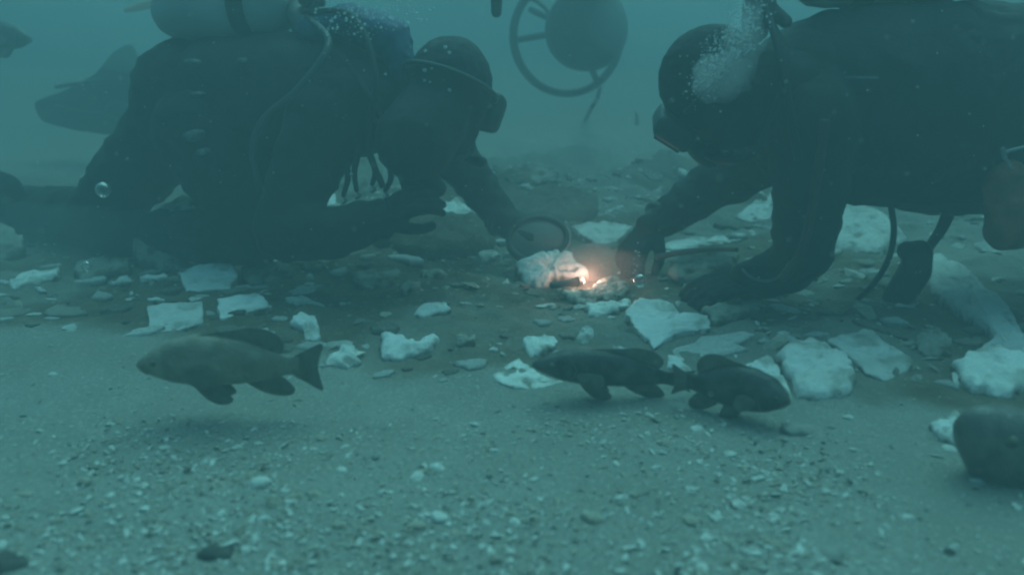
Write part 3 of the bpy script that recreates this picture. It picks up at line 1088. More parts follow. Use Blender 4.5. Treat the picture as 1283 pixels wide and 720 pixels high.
S0, S1, S2, S3, DR = M['stone0'], M['stone1'], M['stone2'], M['stone3'], M['darkrock']
GS = 'pale stones of the debris field'
STONES = [
    ('stone_block', 'pale squarish block with rounded corners, topmost of the three left of centre', [(224, 341), (250, 331), (292, 329), (297, 345), (288, 362), (233, 367)], S1, 22, 1),
    ('stone_block', 'pale rectangular block with a dark spot, above the head of the brown fish', [(185, 383), (254, 377), (256, 405), (225, 413), (187, 419)], S1, 22, 1),
    ('stone_block', 'pale wedge shaped block above the back of the brown fish', [(273, 375), (321, 366), (342, 384), (275, 400)], S1, 22, 1),
    ('stone', 'humped pale stone in front of the kneeling diver with a bright upper edge', [(170, 290), (195, 268), (225, 250), (254, 246), (272, 262), (280, 300), (255, 336), (200, 338), (170, 318)], S2, 90, 0),
    ('stone', 'dim rounded stone at the left edge of the picture', [(-25, 290), (0, 279), (22, 292), (31, 312), (5, 326), (-25, 322)], S2, 35, 0),
    ('flat_stone', 'long thin pale stone lying by the left edge', [(12, 355), (40, 344), (75, 337), (66, 350), (22, 362)], S0, 12, 0),
    ('flat_stone', 'broken silty slab under the left diver knee', [(92, 333), (125, 327), (160, 326), (163, 342), (130, 346), (105, 357)], S2, 14, 0),
    ('flat_stone', 'short pale sliver left of the squarish block', [(140, 356), (152, 351), (166, 351), (162, 357)], S0, 10, 0),
    ('flat_stone', 'narrow pale sliver touching the squarish block on its left', [(176, 352), (190, 348), (210, 347), (204, 353)], S0, 10, 0),
    ('flat_stone', 'small pale chip just above the spotted rectangular block', [(184, 376), (196, 373), (207, 375), (198, 380)], S0, 10, 0),
    ('flat_stone', 'dim patch of silty stone right of the squarish block', [(303, 334), (330, 329), (362, 331), (366, 345), (338, 353), (308, 352)], S2, 14, 0),
    ('flat_stone', 'dim flat stone below the near elbow of the left diver', [(372, 326), (395, 320), (414, 326), (405, 336), (380, 336)], S2, 14, 0),
    ('flat_stone', 'thin pale stone above the dorsal fin of the brown fish', [(358, 378), (375, 374), (393, 377), (378, 383)], S0, 10, 0),
    ('stone', 'upright pale stone behind the tail of the brown fish', [(362, 404), (376, 396), (392, 395), (399, 408), (402, 424), (382, 426), (380, 412)], S0, 30, 0),
    ('stone', 'pale three cornered stone right of the brown fish tail', [(407, 455), (422, 440), (438, 428), (444, 441), (451, 454), (432, 460)], S0, 18, 0),
    ('stone', 'pale fish shaped stone with a pointed right end, alone on the dark silt', [(477, 422), (492, 420), (508, 423), (526, 436), (545, 424), (545, 436), (514, 448), (484, 451), (479, 436)], S1, 16, 0),
    ('flat_stone', 'small dim stone midway between the fish shaped and forked stones', [(571, 426), (583, 422), (595, 422), (593, 431), (576, 433)], S2, 14, 0),
    ('stone', 'upper lobe of the forked pale stone at the nose of the slim fish', [(654, 430), (668, 424), (688, 420), (696, 428), (687, 440), (664, 447)], S0, 24, 0),
    ('flat_stone', 'broad pale flat stone under the chin of the slim fish', [(617, 471), (632, 460), (650, 449), (664, 462), (684, 472), (706, 479), (680, 487), (645, 486), (624, 479)], S0, 8, 1),
    ('stone', 'small upright pale stone above the back of the slim fish', [(722, 420), (730, 411), (741, 409), (743, 424), (734, 431), (724, 429)], S0, 30, 0),
    ('stone', 'arched pale stone with a bright lit tip, in front of the divers hands', [(648, 331), (664, 325), (683, 318), (700, 317), (714, 319), (728, 331), (736, 343), (724, 349), (700, 346), (690, 350), (681, 361), (661, 361), (653, 345)], S1, 40, 0),
    ('stone', 'flat topped triangular pale stone behind the lit one', [(716, 284), (735, 279), (760, 278), (793, 283), (783, 294), (768, 303), (755, 311), (737, 300)], S0, 28, 1),
    ('coral_stone', 'pinkish knobbly stone right of the torch', [(742, 358), (754, 351), (770, 349), (781, 354), (786, 363), (774, 373), (757, 374), (745, 369)], S3, 30, 0),
    ('coral_stone', 'low pale pinkish stone under the torch lens', [(706, 367), (722, 363), (740, 364), (752, 373), (740, 381), (720, 379)], S3, 15, 0),
    ('flat_stone', 'long pale stone just below the two pinkish ones', [(731, 386), (752, 382), (772, 383), (788, 379), (790, 388), (770, 392), (742, 396)], S0, 12, 0),
    ('stone', 'large pale pointed stone below the far hand of the right diver', [(782, 389), (800, 374), (836, 376), (852, 392), (888, 395), (890, 411), (846, 418), (820, 436), (803, 418)], S1, 22, 1),
    ('flat_stone', 'dim slab under the propped hand of the right diver', [(883, 390), (915, 383), (952, 375), (956, 388), (930, 396), (897, 403)], S2, 12, 0),
    ('flat_stone', 'thin pale stone behind the propped hand of the right diver', [(818, 310), (842, 302), (876, 297), (908, 297), (917, 304), (880, 309), (845, 313)], S0, 12, 1),
    ('stone', 'rounded silty stone between the two hands of the right diver', [(838, 338), (852, 326), (880, 316), (912, 314), (926, 322), (915, 340), (880, 352), (850, 352)], S2, 30, 0),
    ('stone', 'pale slab seen in the gap under the right diver chest', [(921, 272), (945, 252), (972, 238), (978, 250), (970, 272), (940, 279)], S0, 22, 1),
    ('stone', 'broad pale boulder behind the propped arm', [(1040, 262), (1066, 256), (1098, 264), (1122, 282), (1134, 300), (1118, 314), (1082, 318), (1040, 308)], S0, 30, 0),
    ('long_stone', 'long pale ridge running down to the right edge', [(1150, 330), (1176, 322), (1206, 342), (1230, 366), (1262, 392), (1286, 436), (1262, 446), (1228, 412), (1196, 390), (1164, 362)], S1, 8, 0),
    ('stone', 'thin pale slab wedged against the left side of the pitted boulder', [(934, 457), (960, 446), (969, 452), (984, 474), (991, 497), (976, 478), (955, 466)], S0, 26, 1),
    ('boulder', 'big pale pitted boulder to the right of the blackish fish', [(972, 446), (1012, 430), (1048, 441), (1066, 457), (1070, 486), (1034, 500), (999, 498), (989, 474)], S0, 34, 0),
    ('boulder', 'jagged pale boulder upper right of the big pitted one', [(1036, 426), (1060, 418), (1092, 412), (1117, 436), (1144, 449), (1141, 462), (1108, 477), (1086, 468), (1066, 448)], S0, 30, 1),
    ('boulder', 'rounded pale boulder with a dark hole at the right edge', [(1196, 458), (1221, 442), (1258, 440), (1290, 450), (1300, 478), (1260, 497), (1222, 491), (1203, 478)], S0, 34, 0),
    ('stone', 'dim round stone between the jagged boulder and the holed one', [(1150, 424), (1170, 416), (1188, 426), (1192, 440), (1170, 446), (1152, 440)], S2, 28, 0),
    ('stone', 'bent pale stone between the two dark fish', [(835, 452), (846, 441), (856, 446), (858, 458), (868, 470), (856, 472), (845, 462)], S0, 20, 0),
    ('flat_stone', 'thin pale stone on the back of the slim fish', [(768, 438), (779, 435), (788, 437), (780, 442)], S0, 10, 0),
    ('stone', 'pale pyramid of stone under the outstretched arm of the left diver', [(544, 268), (556, 257), (571, 250), (584, 259), (598, 270), (575, 277)], S0, 30, 0),
    ('flat_stone', 'ring marked silty stone below the left diver hand', [(440, 346), (470, 337), (499, 336), (502, 352), (476, 360), (450, 357)], S2, 12, 0),
    ('flat_stone', 'small bright stone left of the curled worm tube', [(599, 320), (610, 314), (624, 317), (618, 327), (604, 329)], S0, 15, 0),
    ('flat_stone', 'dim flat chip below the left diver forearm glove', [(527, 342), (545, 338), (562, 341), (552, 348), (534, 348)], S2, 10, 0),
    ('flat_stone', 'pale curved chip in the middle of the dark silt', [(518, 392), (536, 384), (558, 382), (564, 388), (545, 393), (528, 397)], S0, 10, 0),
    ('flat_stone', 'small silty chip left of the curved chip', [(500, 361), (512, 356), (526, 357), (518, 365), (505, 366)], S2, 10, 0),
    ('stone_block', 'small white block seen under the left diver chest', [(387, 246), (420, 244), (422, 257), (388, 258)], S1, 30, 1),
    ('stone', 'pale stones glimpsed between the left diver hoses', [(428, 228), (440, 206), (468, 196), (478, 210), (470, 238), (440, 246)], S2, 38, 0),
    ('stone', 'small pale ring of stone beside the cut off fish', [(1166, 540), (1180, 530), (1196, 520), (1204, 530), (1212, 556), (1192, 556)], S0, 18, 0),
    ('stone', 'dark silty rock under the left diver forearm', [(470, 300), (510, 282), (555, 270), (600, 276), (622, 298), (590, 318), (520, 322)], DR, 20, 0),
    ('stone', 'brown silty rock beyond the lit stone', [(640, 262), (668, 240), (712, 236), (748, 250), (742, 270), (690, 278)], DR, 22, 0),
    ('stone', 'pale weathered rock in the haze right of the left diver head', [(640, 214), (662, 206), (690, 210), (700, 222), (672, 230), (648, 226)], S2, 18, 0),
    ('flat_stone', 'pale flat stone in the haze under the right diver chin', [(848, 214), (864, 206), (884, 206), (880, 216), (860, 222)], S0, 14, 0),
    ('flat_stone', 'pale strip of stone beside the left diver far forearm', [(612, 220), (619, 212), (628, 222), (634, 238), (624, 242), (616, 232)], S0, 14, 0),
]
for nm, lb, ol, m_, tl, sh_ in STONES:
    w_ = max(p[0] for p in ol) - min(p[0] for p in ol)
    o = stone(nm, lb, ol, m_, tl * (.8 if lb.startswith('arched') else .3 if w_ > 75 and nm != 'stone' else .45), dome=(.003 if sh_ else .006 + w_ * .0001 + max(0, w_ - 80) * .0002), rough=.005 if sh_ else (.018 if m_ is DR else .010), sharp=bool(sh_), group=GS)

def project(x, y, z):
    v = Vector((x, y, z - CAMZ))
    d = v.y * CP - v.z * SP
    return CW / 2 + F * v.x / d, CH / 2 - F * (v.y * SP + v.z * CP) / d


# things a fragment can be told by
REFS = [('squarish block', 260, 347), ('spotted rectangular block', 220, 398), ('wedge shaped block', 305, 385), ('long stone at the left edge', 44, 350),
        ('broken slab under the left knee', 128, 340), ('tail of the brown fish', 400, 460), ('fish shaped stone', 512, 436), ('three cornered stone', 430, 448),
        ('forked pale stone', 660, 455), ('small upright stone', 733, 420), ('arched lit stone', 690, 338), ('flat topped triangular stone', 755, 294),
        ('pinkish knobbly stone', 765, 362), ('large pointed stone', 835, 405), ('propped hand of the right diver', 890, 360), ('pitted boulder', 1015, 468),
        ('jagged boulder', 1090, 447), ('holed boulder', 1245, 468), ('long ridge at the right', 1210, 385), ('ring marked silty stone', 472, 348),
        ('curved chip in the dark silt', 540, 390), ('outstretched hand of the left diver', 660, 300), ('far hand of the right diver', 795, 315),
        ('slim dark fish', 750, 462), ('blackish fish', 920, 490), ('hanging console', 1140, 345), ('dark rock under the left forearm', 545, 298),
        ('pale slab under the right chest', 950, 262), ('pale weathered rock in the haze', 672, 218), ('brown rock beyond the lit stone', 692, 258)]
used_labels = {}


def fragment_label(x, y, r, sh):
    a, b = project(x, y, hz(x, y))
    nm, ra, rb = min(REFS, key=lambda q: (q[1] - a) ** 2 + (2.2 * (q[2] - b)) ** 2)
    dx, dy = a - ra, 2.2 * (b - rb)
    where = ('left of' if dx < 0 else 'right of') if abs(dx) > abs(dy) else ('behind' if dy < 0 else 'in front of')
    size = 'tiny' if r < .02 else 'small' if r < .032 else 'broad' if r < .06 else 'very broad'
    key = (size, sh, where, nm)
    used_labels[key] = used_labels.get(key, 0) + 1
    rank = ('', 'second ', 'third ', 'fourth ', 'fifth ', 'sixth ', 'seventh ')[min(6, used_labels[key] - 1)]
    return '%s%s %s flat fragment %s the %s' % (rank, size, sh, where, nm)


# smaller flat fragments, half buried, filling the debris field
FR, FSH = [], []
for v_ in range(10):
    na = 13
    bm = bmesh.new()
    lay = bm.verts.layers.float.new('low')
    ph = [random.uniform(.55, 1.15) for _ in range(na)]
    ex = random.uniform(.5, .95)
    FSH.append('long' if ex < .62 else 'jagged' if max(ph) > 1.75 * min(ph) else 'rounded')
    rings = []
    for sC, h, lw in ((1.08, -.5, .7), (1.0, .14, .22), (.86, .24, .06), (.45, .26, 0)):
        ring = []
        for k in range(na):
            a = 2 * math.pi * k / na
            v = bm.verts.new((math.cos(a) * ph[k] * sC, math.sin(a) * ph[k] * ex * sC, h + random.uniform(-.04, .04)))
            v[lay] = lw
            ring.append(v)
        rings.append(ring)
    for a_, b_ in zip(rings[:-1], rings[1:]):
        for k in range(na):
            bm.faces.new((a_[k], a_[(k + 1) % na], b_[(k + 1) % na], b_[k]))
    bm.faces.new(rings[-1])
    me = bpy.data.meshes.new('stone_fragment')
    bm.to_mesh(me)
    bm.free()
    me.materials.append((S0, S0, S1, S2, S3)[v_ % 5])
    FR.append(me)
placed = []
taken = [(sum(p[0] for p in q[2]) / len(q[2]), sum(p[1] for p in q[2]) / len(q[2]), max(p[0] for p in q[2]) - min(p[0] for p in q[2])) for q in STONES]
tk_ = [(G(a, b), w * mpp(2.1, 0) * .5) for a, b, w in taken]
tries = 0
while len(placed) < 285 and tries < 14000:
    tries += 1
    y = 1.5 + 2.4 * random.random() ** 1.3
    x = random.uniform(-.72, .72) * (y + .1)
    r = min(.105, max(.014, random.lognormvariate(math.log(.030), .62)))
    if y < float(edge_y(x)) + .03 or float(fbm(np.array(x * 3.3), np.array(y * 3.3), 101)) < -.13:
        continue
    q_ = project(x, y, hz(x, y))
    if (q_[0] < 500 and q_[1] < 318) or (q_[0] > 880 and q_[1] < 275) or not -20 < q_[0] < 1300:
        continue
    if any((x - p[0]) ** 2 + (y - p[1]) ** 2 < (.68 * (r + p[2])) ** 2 for p in placed) or any((x - p.x) ** 2 + (y - p.y) ** 2 < (.8 * r + .8 * q) ** 2 for p, q in tk_):
        continue
    placed.append((x, y, r))
    vi = random.randrange(10)
    o = bpy.data.objects.new('stone_fragment', FR[vi])
    COL.objects.link(o)
    gx = (hz(x + .03, y) - hz(x - .03, y)) / .06
    gy = (hz(x, y + .03) - hz(x, y - .03)) / .06
    o.location = (x, y, hz(x, y))
    o.scale = (r, r, min(r, .045) * random.uniform(.6, 1.1))
    o.rotation_euler = (gy + random.gauss(0, .07), -gx + random.gauss(0, .07), random.uniform(-.5, .5))
    tag(o, fragment_label(x, y, r, FSH[vi]), 'stone', 'small stone fragments in the silt')

# curled worm tube
wt = tube('worm_tube', [G(655, 330, .05), G(644, 323, .055), G(633, 321, .05), G(628, 326, .045), G(631, 332, .035), G(638, 332, .03)], .006, M['shell'], None, 8)
tag(wt, 'pale curled tube at the left end of the lit stone', 'worm tube')
# dark bar held by the right diver
bar = tube('iron_bar', [P(822, 322, 2.2), P(850, 317, 2.16), P(890, 312, 2.1), P(924, 313, 2.04)], [.009, .006], M['darksteel'], None, 8)
tag(bar, 'thin dark bar lying beside the right diver hands', 'bar')
RG = empty('viewing_ring', G(676, 326), 'dark ring around a dull grey glass, held by the left diver outstretched hand', 'ring')
rcen = P(674, 300, 2.36)
rf = Vector((-.12, -.72, .69)).normalized()
ru = rf.cross(Vector((1, 0, 0))).normalized()
rw = rf.cross(ru).normalized()
bm = bmesh.new()
add_tube(bm, [rcen + (rw * math.cos(a) * .088 + ru * math.sin(a) * .075) for a in [2 * math.pi * i / 30 for i in range(31)]], .011, 10, 2, False)
mesh_obj('rim', bm, M['rubber'], RG)
bm = bmesh.new()
add_slab(bm, [rcen + (rw * math.cos(a) * .082 + ru * math.sin(a) * .069) for a in [2 * math.pi * i / 30 for i in range(30)]], rf, .008)
mesh_obj('glass', bm, M['murkglass'], RG)
tube('glint_arc', [rcen + (rw * math.cos(a) * .097 + ru * math.sin(a) * .084) + rf * .006 for a in (2.6, 2.9, 3.2, 3.5, 3.8)], .003, M['steel'], RG, 8)
# stick upright in the haze
p0 = G(797, 158)
stk = tube('stick', [p0 - Vector((0, 0, .03)), p0 + Vector((.004, 0, .05)), p0 + Vector((-.008, .01, .1))], [.014, .007], M['darkrock'], None, 8)
tag(stk, 'short upright stub standing in the haze near the right diver mask', 'stub')

# ------------------------------------------------------------------ torch under the lit stone
ta, tb = P(690, 358, 2.12), P(729, 352, 2.17)
td = (tb - ta).normalized()
TL = (tb - ta).length
TO = empty('torch', ta, 'small dark dive torch with a glowing warm lens under the arched stone', 'torch')
lathe('barrel', [(0, .008), (.003, .010), (TL * .6, .010), (TL * .68, .012), (TL - .004, .0125), (TL, .0105)], ta, td, M['darksteel'], TO, 20)
lathe('lens', [(-.002, .0102), (0, .0102), (.003, .0085), (.0045, .005), (.005, .001)], tb, td, M['lamp'], TO, 20)
lathe('ring', [(0, .0115), (.002, .0142), (.008, .0142), (.010, .0115)], ta + td * TL * .8, td, M['rubber'], TO, 20)
pl = bpy.data.lights.new('torch_light', 'POINT')
pl.energy = 0.6
pl.color = (1.0, 0.70, 0.58)
pl.shadow_soft_size = 0.015
plo = bpy.data.objects.new('torch_light', pl)
COL.objects.link(plo)
plo.location = tb + td * .020 + Vector((0.004, -.012, .016))
plo.parent = TO
plo.matrix_parent_inverse = parent_inv(TO)



def cloud(name, label, balls, dens, col):
    bm = bmesh.new()
    for c, r in balls:
        add_ball(bm, c, r, 4)
    for v in bm.verts:
        c0 = sum((Vector(c) for c, r in balls), Vector()) / len(balls)
        q = (v.co - c0)
        v.co = c0 + q * (1 + .32 * mnoise.noise(q * (2.2 / max(balls[0][1])) + c0 * 3))
    m = bpy.data.materials.new(name)
    m.use_nodes = True
    n = m.node_tree.nodes
    n.remove(n['Principled BSDF'])
    v = n.new('ShaderNodeVolumePrincipled')
    v.inputs['Color'].default_value = (*col, 1)
    v.inputs['Density'].default_value = dens
    m.node_tree.links.new(v.outputs[0], n['Material Output'].inputs['Volume'])
    return tag(mesh_obj(name, bm, m), label, None, None, 'stuff')


cloud('murk_volume', 'added warm tinted silt cloud that makes the halo around the torch', [(tb + Vector((.05, -.01, .02)), (.16, .10, .085))], 1.3, (.92, .64, .54))  # volume added for the torch halo; its warm tint paints the glow

cloud('murk_volume', 'pale drifting murk behind the left diver back', [(P(250, 0, 3.4), (.75, .35, .28))], .45, (.62, .80, .80))
cloud('murk_volume', 'pale drifting murk behind the right diver hood', [(P(930, 10, 3.2), (.60, .35, .24))], .50, (.62, .80, .80))
cloud('murk_volume', 'thin brownish murk hanging over the dug rubble', [(P(680, 300, 2.5), (.42, .30, .15))], .40, (.50, .52, .50))
cloud('murk_volume', 'thin murk low over the sand at the left', [(P(90, 330, 2.3), (.50, .40, .16))], .35, (.50, .66, .66))

# ------------------------------------------------------------------ scooter-like ring and drum in the haze
SCO = empty('dive_scooter', P(715, 118, 4.5), 'dark round drum inside a thin spoked ring, hovering in the haze behind', 'scooter')
bc, rc = P(737, 36, 4.1), P(711, 46, 4.5)
ax = (bc - rc).normalized()
m1 = mpp(4.1, .7)
rb = 50 * m1
drum = lathe('drum', [(-.28, rb * .55), (-.2, rb * .85), (-.1, rb), (0, rb), (.04, rb * .93), (.065, rb * .75), (.08, rb * .4), (.083, .01)], bc, ax, M['rubber'], SCO, 40)
lathe('rim', [(-.012, rb * .99), (-.008, rb * 1.03), (.008, rb * 1.03), (.012, rb * .99)], bc, ax, M['darksteel'], drum, 40)
rr = 69 * mpp(4.5, .7)
u_ = ax.cross(Vector((1, 0, 0))).normalized()
w_ = ax.cross(u_).normalized()
bm = bmesh.new()
add_tube(bm, [rc + (u_ * math.cos(a) + w_ * math.sin(a)) * rr for a in [2 * math.pi * i / 40 for i in range(41)]], .022, 10, 2, False)
mesh_obj('guard_ring', bm, M['darksteel'], SCO)
hub = rc + ax * .08
for x, y in ((664, 12), (648, 50), (748, 102)):
    tube('spoke', [P(x, y, 4.5), P((x + 2 * 722) / 3, (y + 2 * 38) / 3, 4.4), P(728, 38, 4.34)], .018, M['darksteel'], SCO, 8)
tube('handle', [P(660, -4, 4.45), P(676, 4, 4.4), P(688, 18, 4.34), P(690, 40, 4.28)], .012, M['darksteel'], SCO, 8)
# line down to the seabed
ln = tube('line', [P(752, 110, 4.45), P(748, 124, 4.4), P(741, 136, 4.4), G(733, 152)], .011, M['darksteel'], None, 8)
tag(ln, 'short dark line trailing from the spoked ring to the seabed', 'line')
bm = bmesh.new()
add_chain(bm, [(P(622, 16, 2.7), .018), (P(622, -10, 2.7), .022), (P(623, -60, 2.7), .02)])
hw = remesh(bm, 'hanging_weight', M['rubber'], None, .006, 2)
tag(hw, 'dark rounded tip of something hanging at the top edge above the left diver mask', 'weight')
bm = bmesh.new()
bl = [P(156, 13, 4.0), P(180, 8, 4.0), P(215, -2, 3.98), P(240, -14, 3.95)]
for a_, w_ in zip(bl, (.01, .02, .028, .03)):
    pass
add_tube(bm, bl, [.012, .03], 10)
og = mesh_obj('orange_float', bm, M['orange'])
tag(og, 'faint orange float tip at the top edge behind the left diver tank', 'float')
fish('far_fish', 'dim dark fish far away in the haze at the left edge', P(40, 50, 3.9), P(-50, 48, 3.95), (0, 0, 1), .16, .2, M['fishB'], .45)


# ------------------------------------------------------------------ shell gravel and pebbles
def shard_cloud(name, label, pos, sizes, mats, mi, flat=(.16, .42)):
    verts, faces, mids = [], [], []
    base = np.array([(1, 0, 0), (.5, .87, 0), (-.5, .87, 0), (-1, 0, 0), (-.5, -.87, 0), (.5, -.87, 0), (.1, .05, 1), (-.1, 0, -1)], float)
    fc = [(0, 1, 6), (1, 2, 6), (2, 3, 6), (3, 4, 6), (4, 5, 6), (5, 0, 6), (1, 0, 7), (2, 1, 7), (3, 2, 7), (4, 3, 7), (5, 4, 7), (0, 5, 7)]
    k = 0
    for i, (p, s_) in enumerate(zip(pos, sizes)):
        b = base * rng.uniform(.65, 1.25, (8, 1))
        b = b * np.array([s_ * rng.uniform(.8, 1.5), s_ * rng.uniform(.5, .9), s_ * rng.uniform(*flat)])
        e = Euler((rng.normal(0, .28), rng.normal(0, .28), rng.uniform(0, 6.28)))
        b = b @ np.array(e.to_matrix()).T + np.array(p)
        verts.append(b)
        faces += [(a + k, c + k, d + k) for a, c, d in fc]
        mids += [mi[i]] * 12
        k += 8
    me = bpy.data.meshes.new(name)
    me.from_pydata(np.concatenate(verts).tolist(), [], faces)
    for m in mats:
        me.materials.append(m)
    me.polygons.foreach_set('material_index', mids)
    me.update()
    o = bpy.data.objects.new(name, me)
    COL.objects.link(o)
    return tag(o, label, None, None, 'stuff')


def scatter(n, xr, yr, dens):
    x = rng.uniform(*xr, n)
    y = rng.uniform(*yr, n)
    keep = rng.uniform(0, 1, n) < dens(x, y)
    x, y = x[keep], y[keep]
    return np.stack([x, y, height(x, y) + .002], -1)


def d_near(x, y):
    band = sstep(1.42, 1.16, y + .3 * fbm(x * 2.5, y * 2.5, 81)) * sstep(.74, .92, y + .15 * fbm(x * 3, y * 3, 83)) * (1 - .65 * sstep(.35, .8, x)) * (1 - .35 * sstep(-.3, -.8, x))
    clump = sstep(-.10, .16, .6 * fbm(x * 6, y * 6, 85) + .6 * fbm(x * 2.2, y * 2.6, 87))
    return .015 + band * (.12 + .88 * clump)


pos = scatter(70000, (-2, 2), (.6, 1.75), d_near)
sz = np.clip(rng.lognormal(math.log(.0030), .5, len(pos)), .0018, .014)
mi = rng.choice(4, len(pos), p=[.46, .38, .145, .015])
shard_cloud('shell_gravel', 'bed of broken shells and small pebbles on the near sand', pos, sz, [M['shell'], M['shelltan'], M['shellgrey'], M['shelldark']], mi)

pos = scatter(14000, (-2.4, 2.6), (1.5, 4.2), lambda x, y: sstep(0, .2, y - edge_y(x)) * (.08 + .5 * sstep(.0, .2, fbm(x * 5, y * 5, 91))))
sz = np.clip(rng.lognormal(math.log(.0075), .6, len(pos)), .003, .04)
mi = rng.choice(4, len(pos), p=[.34, .3, .26, .10])
shard_cloud('debris_gravel', 'loose pale chips and rubble over the brown silt', pos, sz, [M['shell'], M['shelltan'], M['stone2'], M['darkrock']], mi, (.2, .45))


pos = scatter(1500, (-2.2, 2.4), (1.55, 3.6), lambda x, y: sstep(-.05, .15, y - edge_y(x)) * (.03 + .5 * sstep(.02, .22, fbm(x * 4, y * 4, 97))))
sz = np.clip(rng.lognormal(math.log(.016), .4, len(pos)), .008, .036)
mi = rng.choice(3, len(pos), p=[.5, .25, .25])
shard_cloud('stone_chips', 'scattered flat pale chips of stone on the brown silt', pos, sz, [M['shell'], M['shelltan'], M['shellgrey']], mi, (.12, .3))


def pebble(px_, py_, wpx, label, m, name='pebble', flat=.45, rz=None):
    c = G(px_, py_)
    r = wpx * mpp(c.y, 0) * .5
    bm = bmesh.new()
    bmesh.ops.create_icosphere(bm, subdivisions=3, radius=1.0)
    sd_ = px_ * .91
    for v in bm.verts:
        n1 = mnoise.noise(v.co * 1.1 + Vector((sd_, 0, 0)))
        n2 = mnoise.noise(v.co * 2.7 + Vector((sd_, 5, 0)))
        rg = 1.7 if name == 'rock' or m in (M['shelldark'], M['shellgrey']) else 1
        v.co = v.co * (1 + .28 * n1 * rg + .16 * n2 * rg)
        v.co.x *= r
        v.co.y *= r * .75
        v.co.z *= r * flat
    o = mesh_obj(name, bm, m)
    o.location = (c.x, c.y, c.z + r * flat * .3)
    o.rotation_euler = (random.uniform(-.25, .25), random.uniform(-.25, .25), rz if rz is not None else random.uniform(-.6, .6))
    return tag(o, label, 'pebble', 'larger pebbles and shells on the near sand')


PB = [
    (325, 607, 30, 'long pale shell fragment in the gravel below the brown fish', 'shell'),
    (429, 590, 16, 'small upright pale shell below the brown fish tail', 'shell'),
    (742, 651, 30, 'round pale pebble in the gravel right of centre', 'shelltan'),
    (866, 655, 24, 'roundish pale pebble right of the other round one', 'shelltan'),
    (873, 540, 20, 'smooth pale pebble on bare sand below the blackish fish', 'shell'),
    (788, 688, 14, 'small bright pebble near the bottom edge, right of centre', 'shell'),
    (640, 692, 16, 'small pale shell at the bottom edge, centre', 'shell'),
    (520, 662, 26, 'flat tan shell low in the gravel, left of centre', 'shelltan'),
    (425, 660, 22, 'tan pebble near the dark stone at the bottom', 'shelltan'),
    (268, 697, 40, 'dark stone half buried in the gravel at the bottom', 'shelldark'),
    (10, 712, 52, 'dark stone in the bottom left corner', 'shelldark'),
    (72, 718, 18, 'small dark pebble beside the corner stone', 'shelldark'),
    (106, 640, 0, '', ''),
    (620, 566, 14, 'small white shell at the upper edge of the gravel', 'shell'),
    (595, 533, 14, 'thin white shell on the bare sand, centre', 'shell'),
    (549, 589, 22, 'slanting pale shell in the gravel, centre', 'shell'),
    (550, 650, 26, 'pale curved shell low in the gravel, centre', 'shell'),
    (66, 470, 12, 'tiny white pebble alone on the left sand', 'shell'),
    (1135, 650, 18, 'pale pebble on the lower right sand', 'shell'),
    (1190, 565, 20, 'pale pebble under the small ring of stone', 'shell'),
    (1223, 605, 18, 'pale pebble beneath the cut off fish', 'shell'),
    (1062, 524, 14, 'thin white sliver on sand below the pitted boulder', 'shell'),
    (1005, 540, 44, 'dim low stone on sand below the pitted boulder', 'shellgrey'),
    (940, 680, 14, 'small dark pebble on the lower right sand', 'shelldark'),
    (1187, 693, 18, 'dark pebble near the bottom right corner', 'shelldark'),
    (1030, 695, 40, 'low silty stone at the bottom right', 'shellgrey'),
    (105, 605, 20, 'tan pebble at the left of the gravel', 'shelltan'),
    (33, 622, 22, 'pale pebble at the far left of the gravel', 'shelltan'),
    (110, 685, 22, 'tan pebble low on the left', 'shelltan'),
    (368, 625, 24, 'tan pebble beside the long shell fragment', 'shelltan'),
    (320, 470, 0, '', ''),
    (395, 620, 18, 'pale pebble in the gravel, right of the long shell fragment', 'shelltan'),
    (1250, 352, 16, 'pale pebble beside the long ridge', 'shell'),
]
for q in PB:
    if q[2]:
        far = q[4] == 'stone2r'
        o = pebble(q[0], q[1], q[2], q[3], M['darkrock' if far else q[4]], name='rock' if far else 'pebble', flat=.28 if q[4] == 'shellgrey' else .5)
        if far:
            o['category'] = 'rock'
            o['group'] = 'dim rocks in the haze behind'


# ------------------------------------------------------------------ bubbles
def bubbles(name, label, pts, m, sub=1):
    bm = bmesh.new()
    for p, r in pts:
        add_ball(bm, p, (r, r, r * .85), sub)
    o = mesh_obj(name, bm, m)
    return tag(o, label, None, None, 'stuff')


pts = []
for i in range(1300):     # breath of the right diver, rising behind the hood
    t = random.random() ** .8
    x = 872 + 72 * t + random.gauss(0, 11)
    y = 112 - 95 * t + random.gauss(0, 15)
    pts.append((P(x, y, 1.80 + random.gauss(0, .03)), random.choice([.0008, .001, .0012, .0016, .0016, .002, .003])))
bubbles('air_bubbles', 'cloud of fine bubbles beside the right diver hood', pts, M['fizz'])
cloud('bubble_cloud', 'milky cloud of the finest bubbles beside the right diver hood', [(P(903, 96, 1.80), (.066, .05, .055))], 5.0, (.97, .97, .97))
cloud('bubble_cloud', 'milky trail of fine bubbles rising past the right diver neck', [(P(932, 55, 1.82), (.045, .04, .085))], 4.0, (.97, .97, .97))
pts = []
for i in range(240):     # breath of the left diver, over the shoulder
    t = random.random()
    x = 400 + 140 * t + random.gauss(0, 10)
    y = 30 - 22 * t + random.gauss(0, 13)
    pts.append((P(x, y, 2.12 + random.gauss(0, .05)), random.choice([.0012, .0018, .0024, .004])))
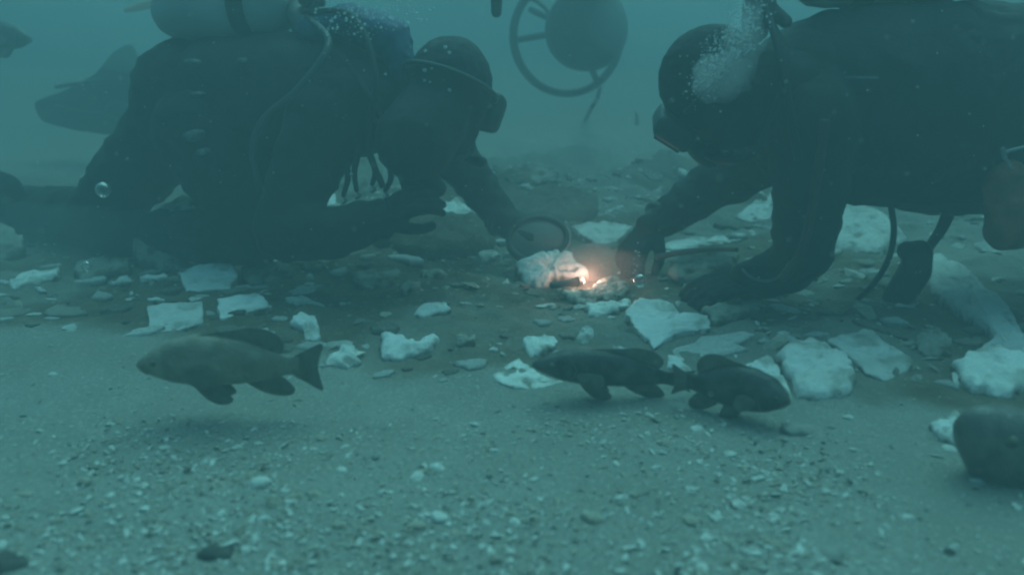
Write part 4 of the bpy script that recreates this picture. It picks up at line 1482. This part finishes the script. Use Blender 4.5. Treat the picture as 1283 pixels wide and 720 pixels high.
for x, y, r in ((511, 30, .006), (533, 64, .0045), (558, 59, .005), (563, 66, .005), (532, 88, .006), (541, 86, .004), (559, 85, .004), (532, 101, .004), (539, 103, .004), (563, 113, .006), (533, 141, .005), (483, 93, .004), (527, 126, .003), (440, 218, .005), (525, 170, .003), (542, 170, .003)):
    pts.append((P(x, y, 2.09), r))
bubbles('air_bubbles', 'bubbles clinging to and rising from the left diver hood', pts, M['fizz'], 2)
for x, y, Y, r, lb in ((129, 238, 1.9, .017, 'single clear bubble in front of the left diver thigh'), (802, 352, 1.95, .016, 'clear round bubble below the far hand of the right diver'), (109, 334, 2.0, .014, 'clear bubble low at the left in front of the broken slab')):
    bm = bmesh.new()
    add_ball(bm, P(x, y, Y), (r, r, r * 1.1), 3)
    tag(mesh_obj('bubble', bm, M['bubble']), lb, 'bubble', 'single bubbles')
pts = [(P(802 + random.gauss(0, 5), 328 + random.gauss(0, 11), 2.02), random.choice([.0016, .0026, .0034])) for i in range(16)]
bubbles('air_bubbles', 'little string of bubbles rising by the far hand', pts, M['fizz'], 2)
pts = []
for i in range(650):      # drifting particles in the water
    Y = random.uniform(.8, 2.6)
    pts.append((P(random.uniform(-60, 1340), random.uniform(0, 560), Y), random.uniform(.0006, .0017)))
bubbles('drifting_particles', 'fine pale particles drifting in the water', [q for q in pts if q[0].z > hz(q[0].x, q[0].y) + .01], M['shell'])

# ------------------------------------------------------------------ haze box
bm = bmesh.new()
bmesh.ops.create_cube(bm, size=1.0, matrix=Matrix.Translation((0, 7, .12)) @ Matrix.Diagonal((72, 58, 2.9, 1)))
hm = bpy.data.materials.new('water_haze')
hm.use_nodes = True
hn = hm.node_tree.nodes
hn.remove(hn['Principled BSDF'])
vol = hn.new('ShaderNodeVolumePrincipled')
vol.inputs['Color'].default_value = HAZE_COLOR
vol.inputs['Density'].default_value = HAZE_DENSITY
vol.inputs['Anisotropy'].default_value = 0.0
hm.node_tree.links.new(vol.outputs[0], hn['Material Output'].inputs['Volume'])
hazeo = mesh_obj('haze', bm, hm, None, False)
hazeo['kind'] = 'stuff'
hazeo['label'] = 'teal water haze filling the whole scene'
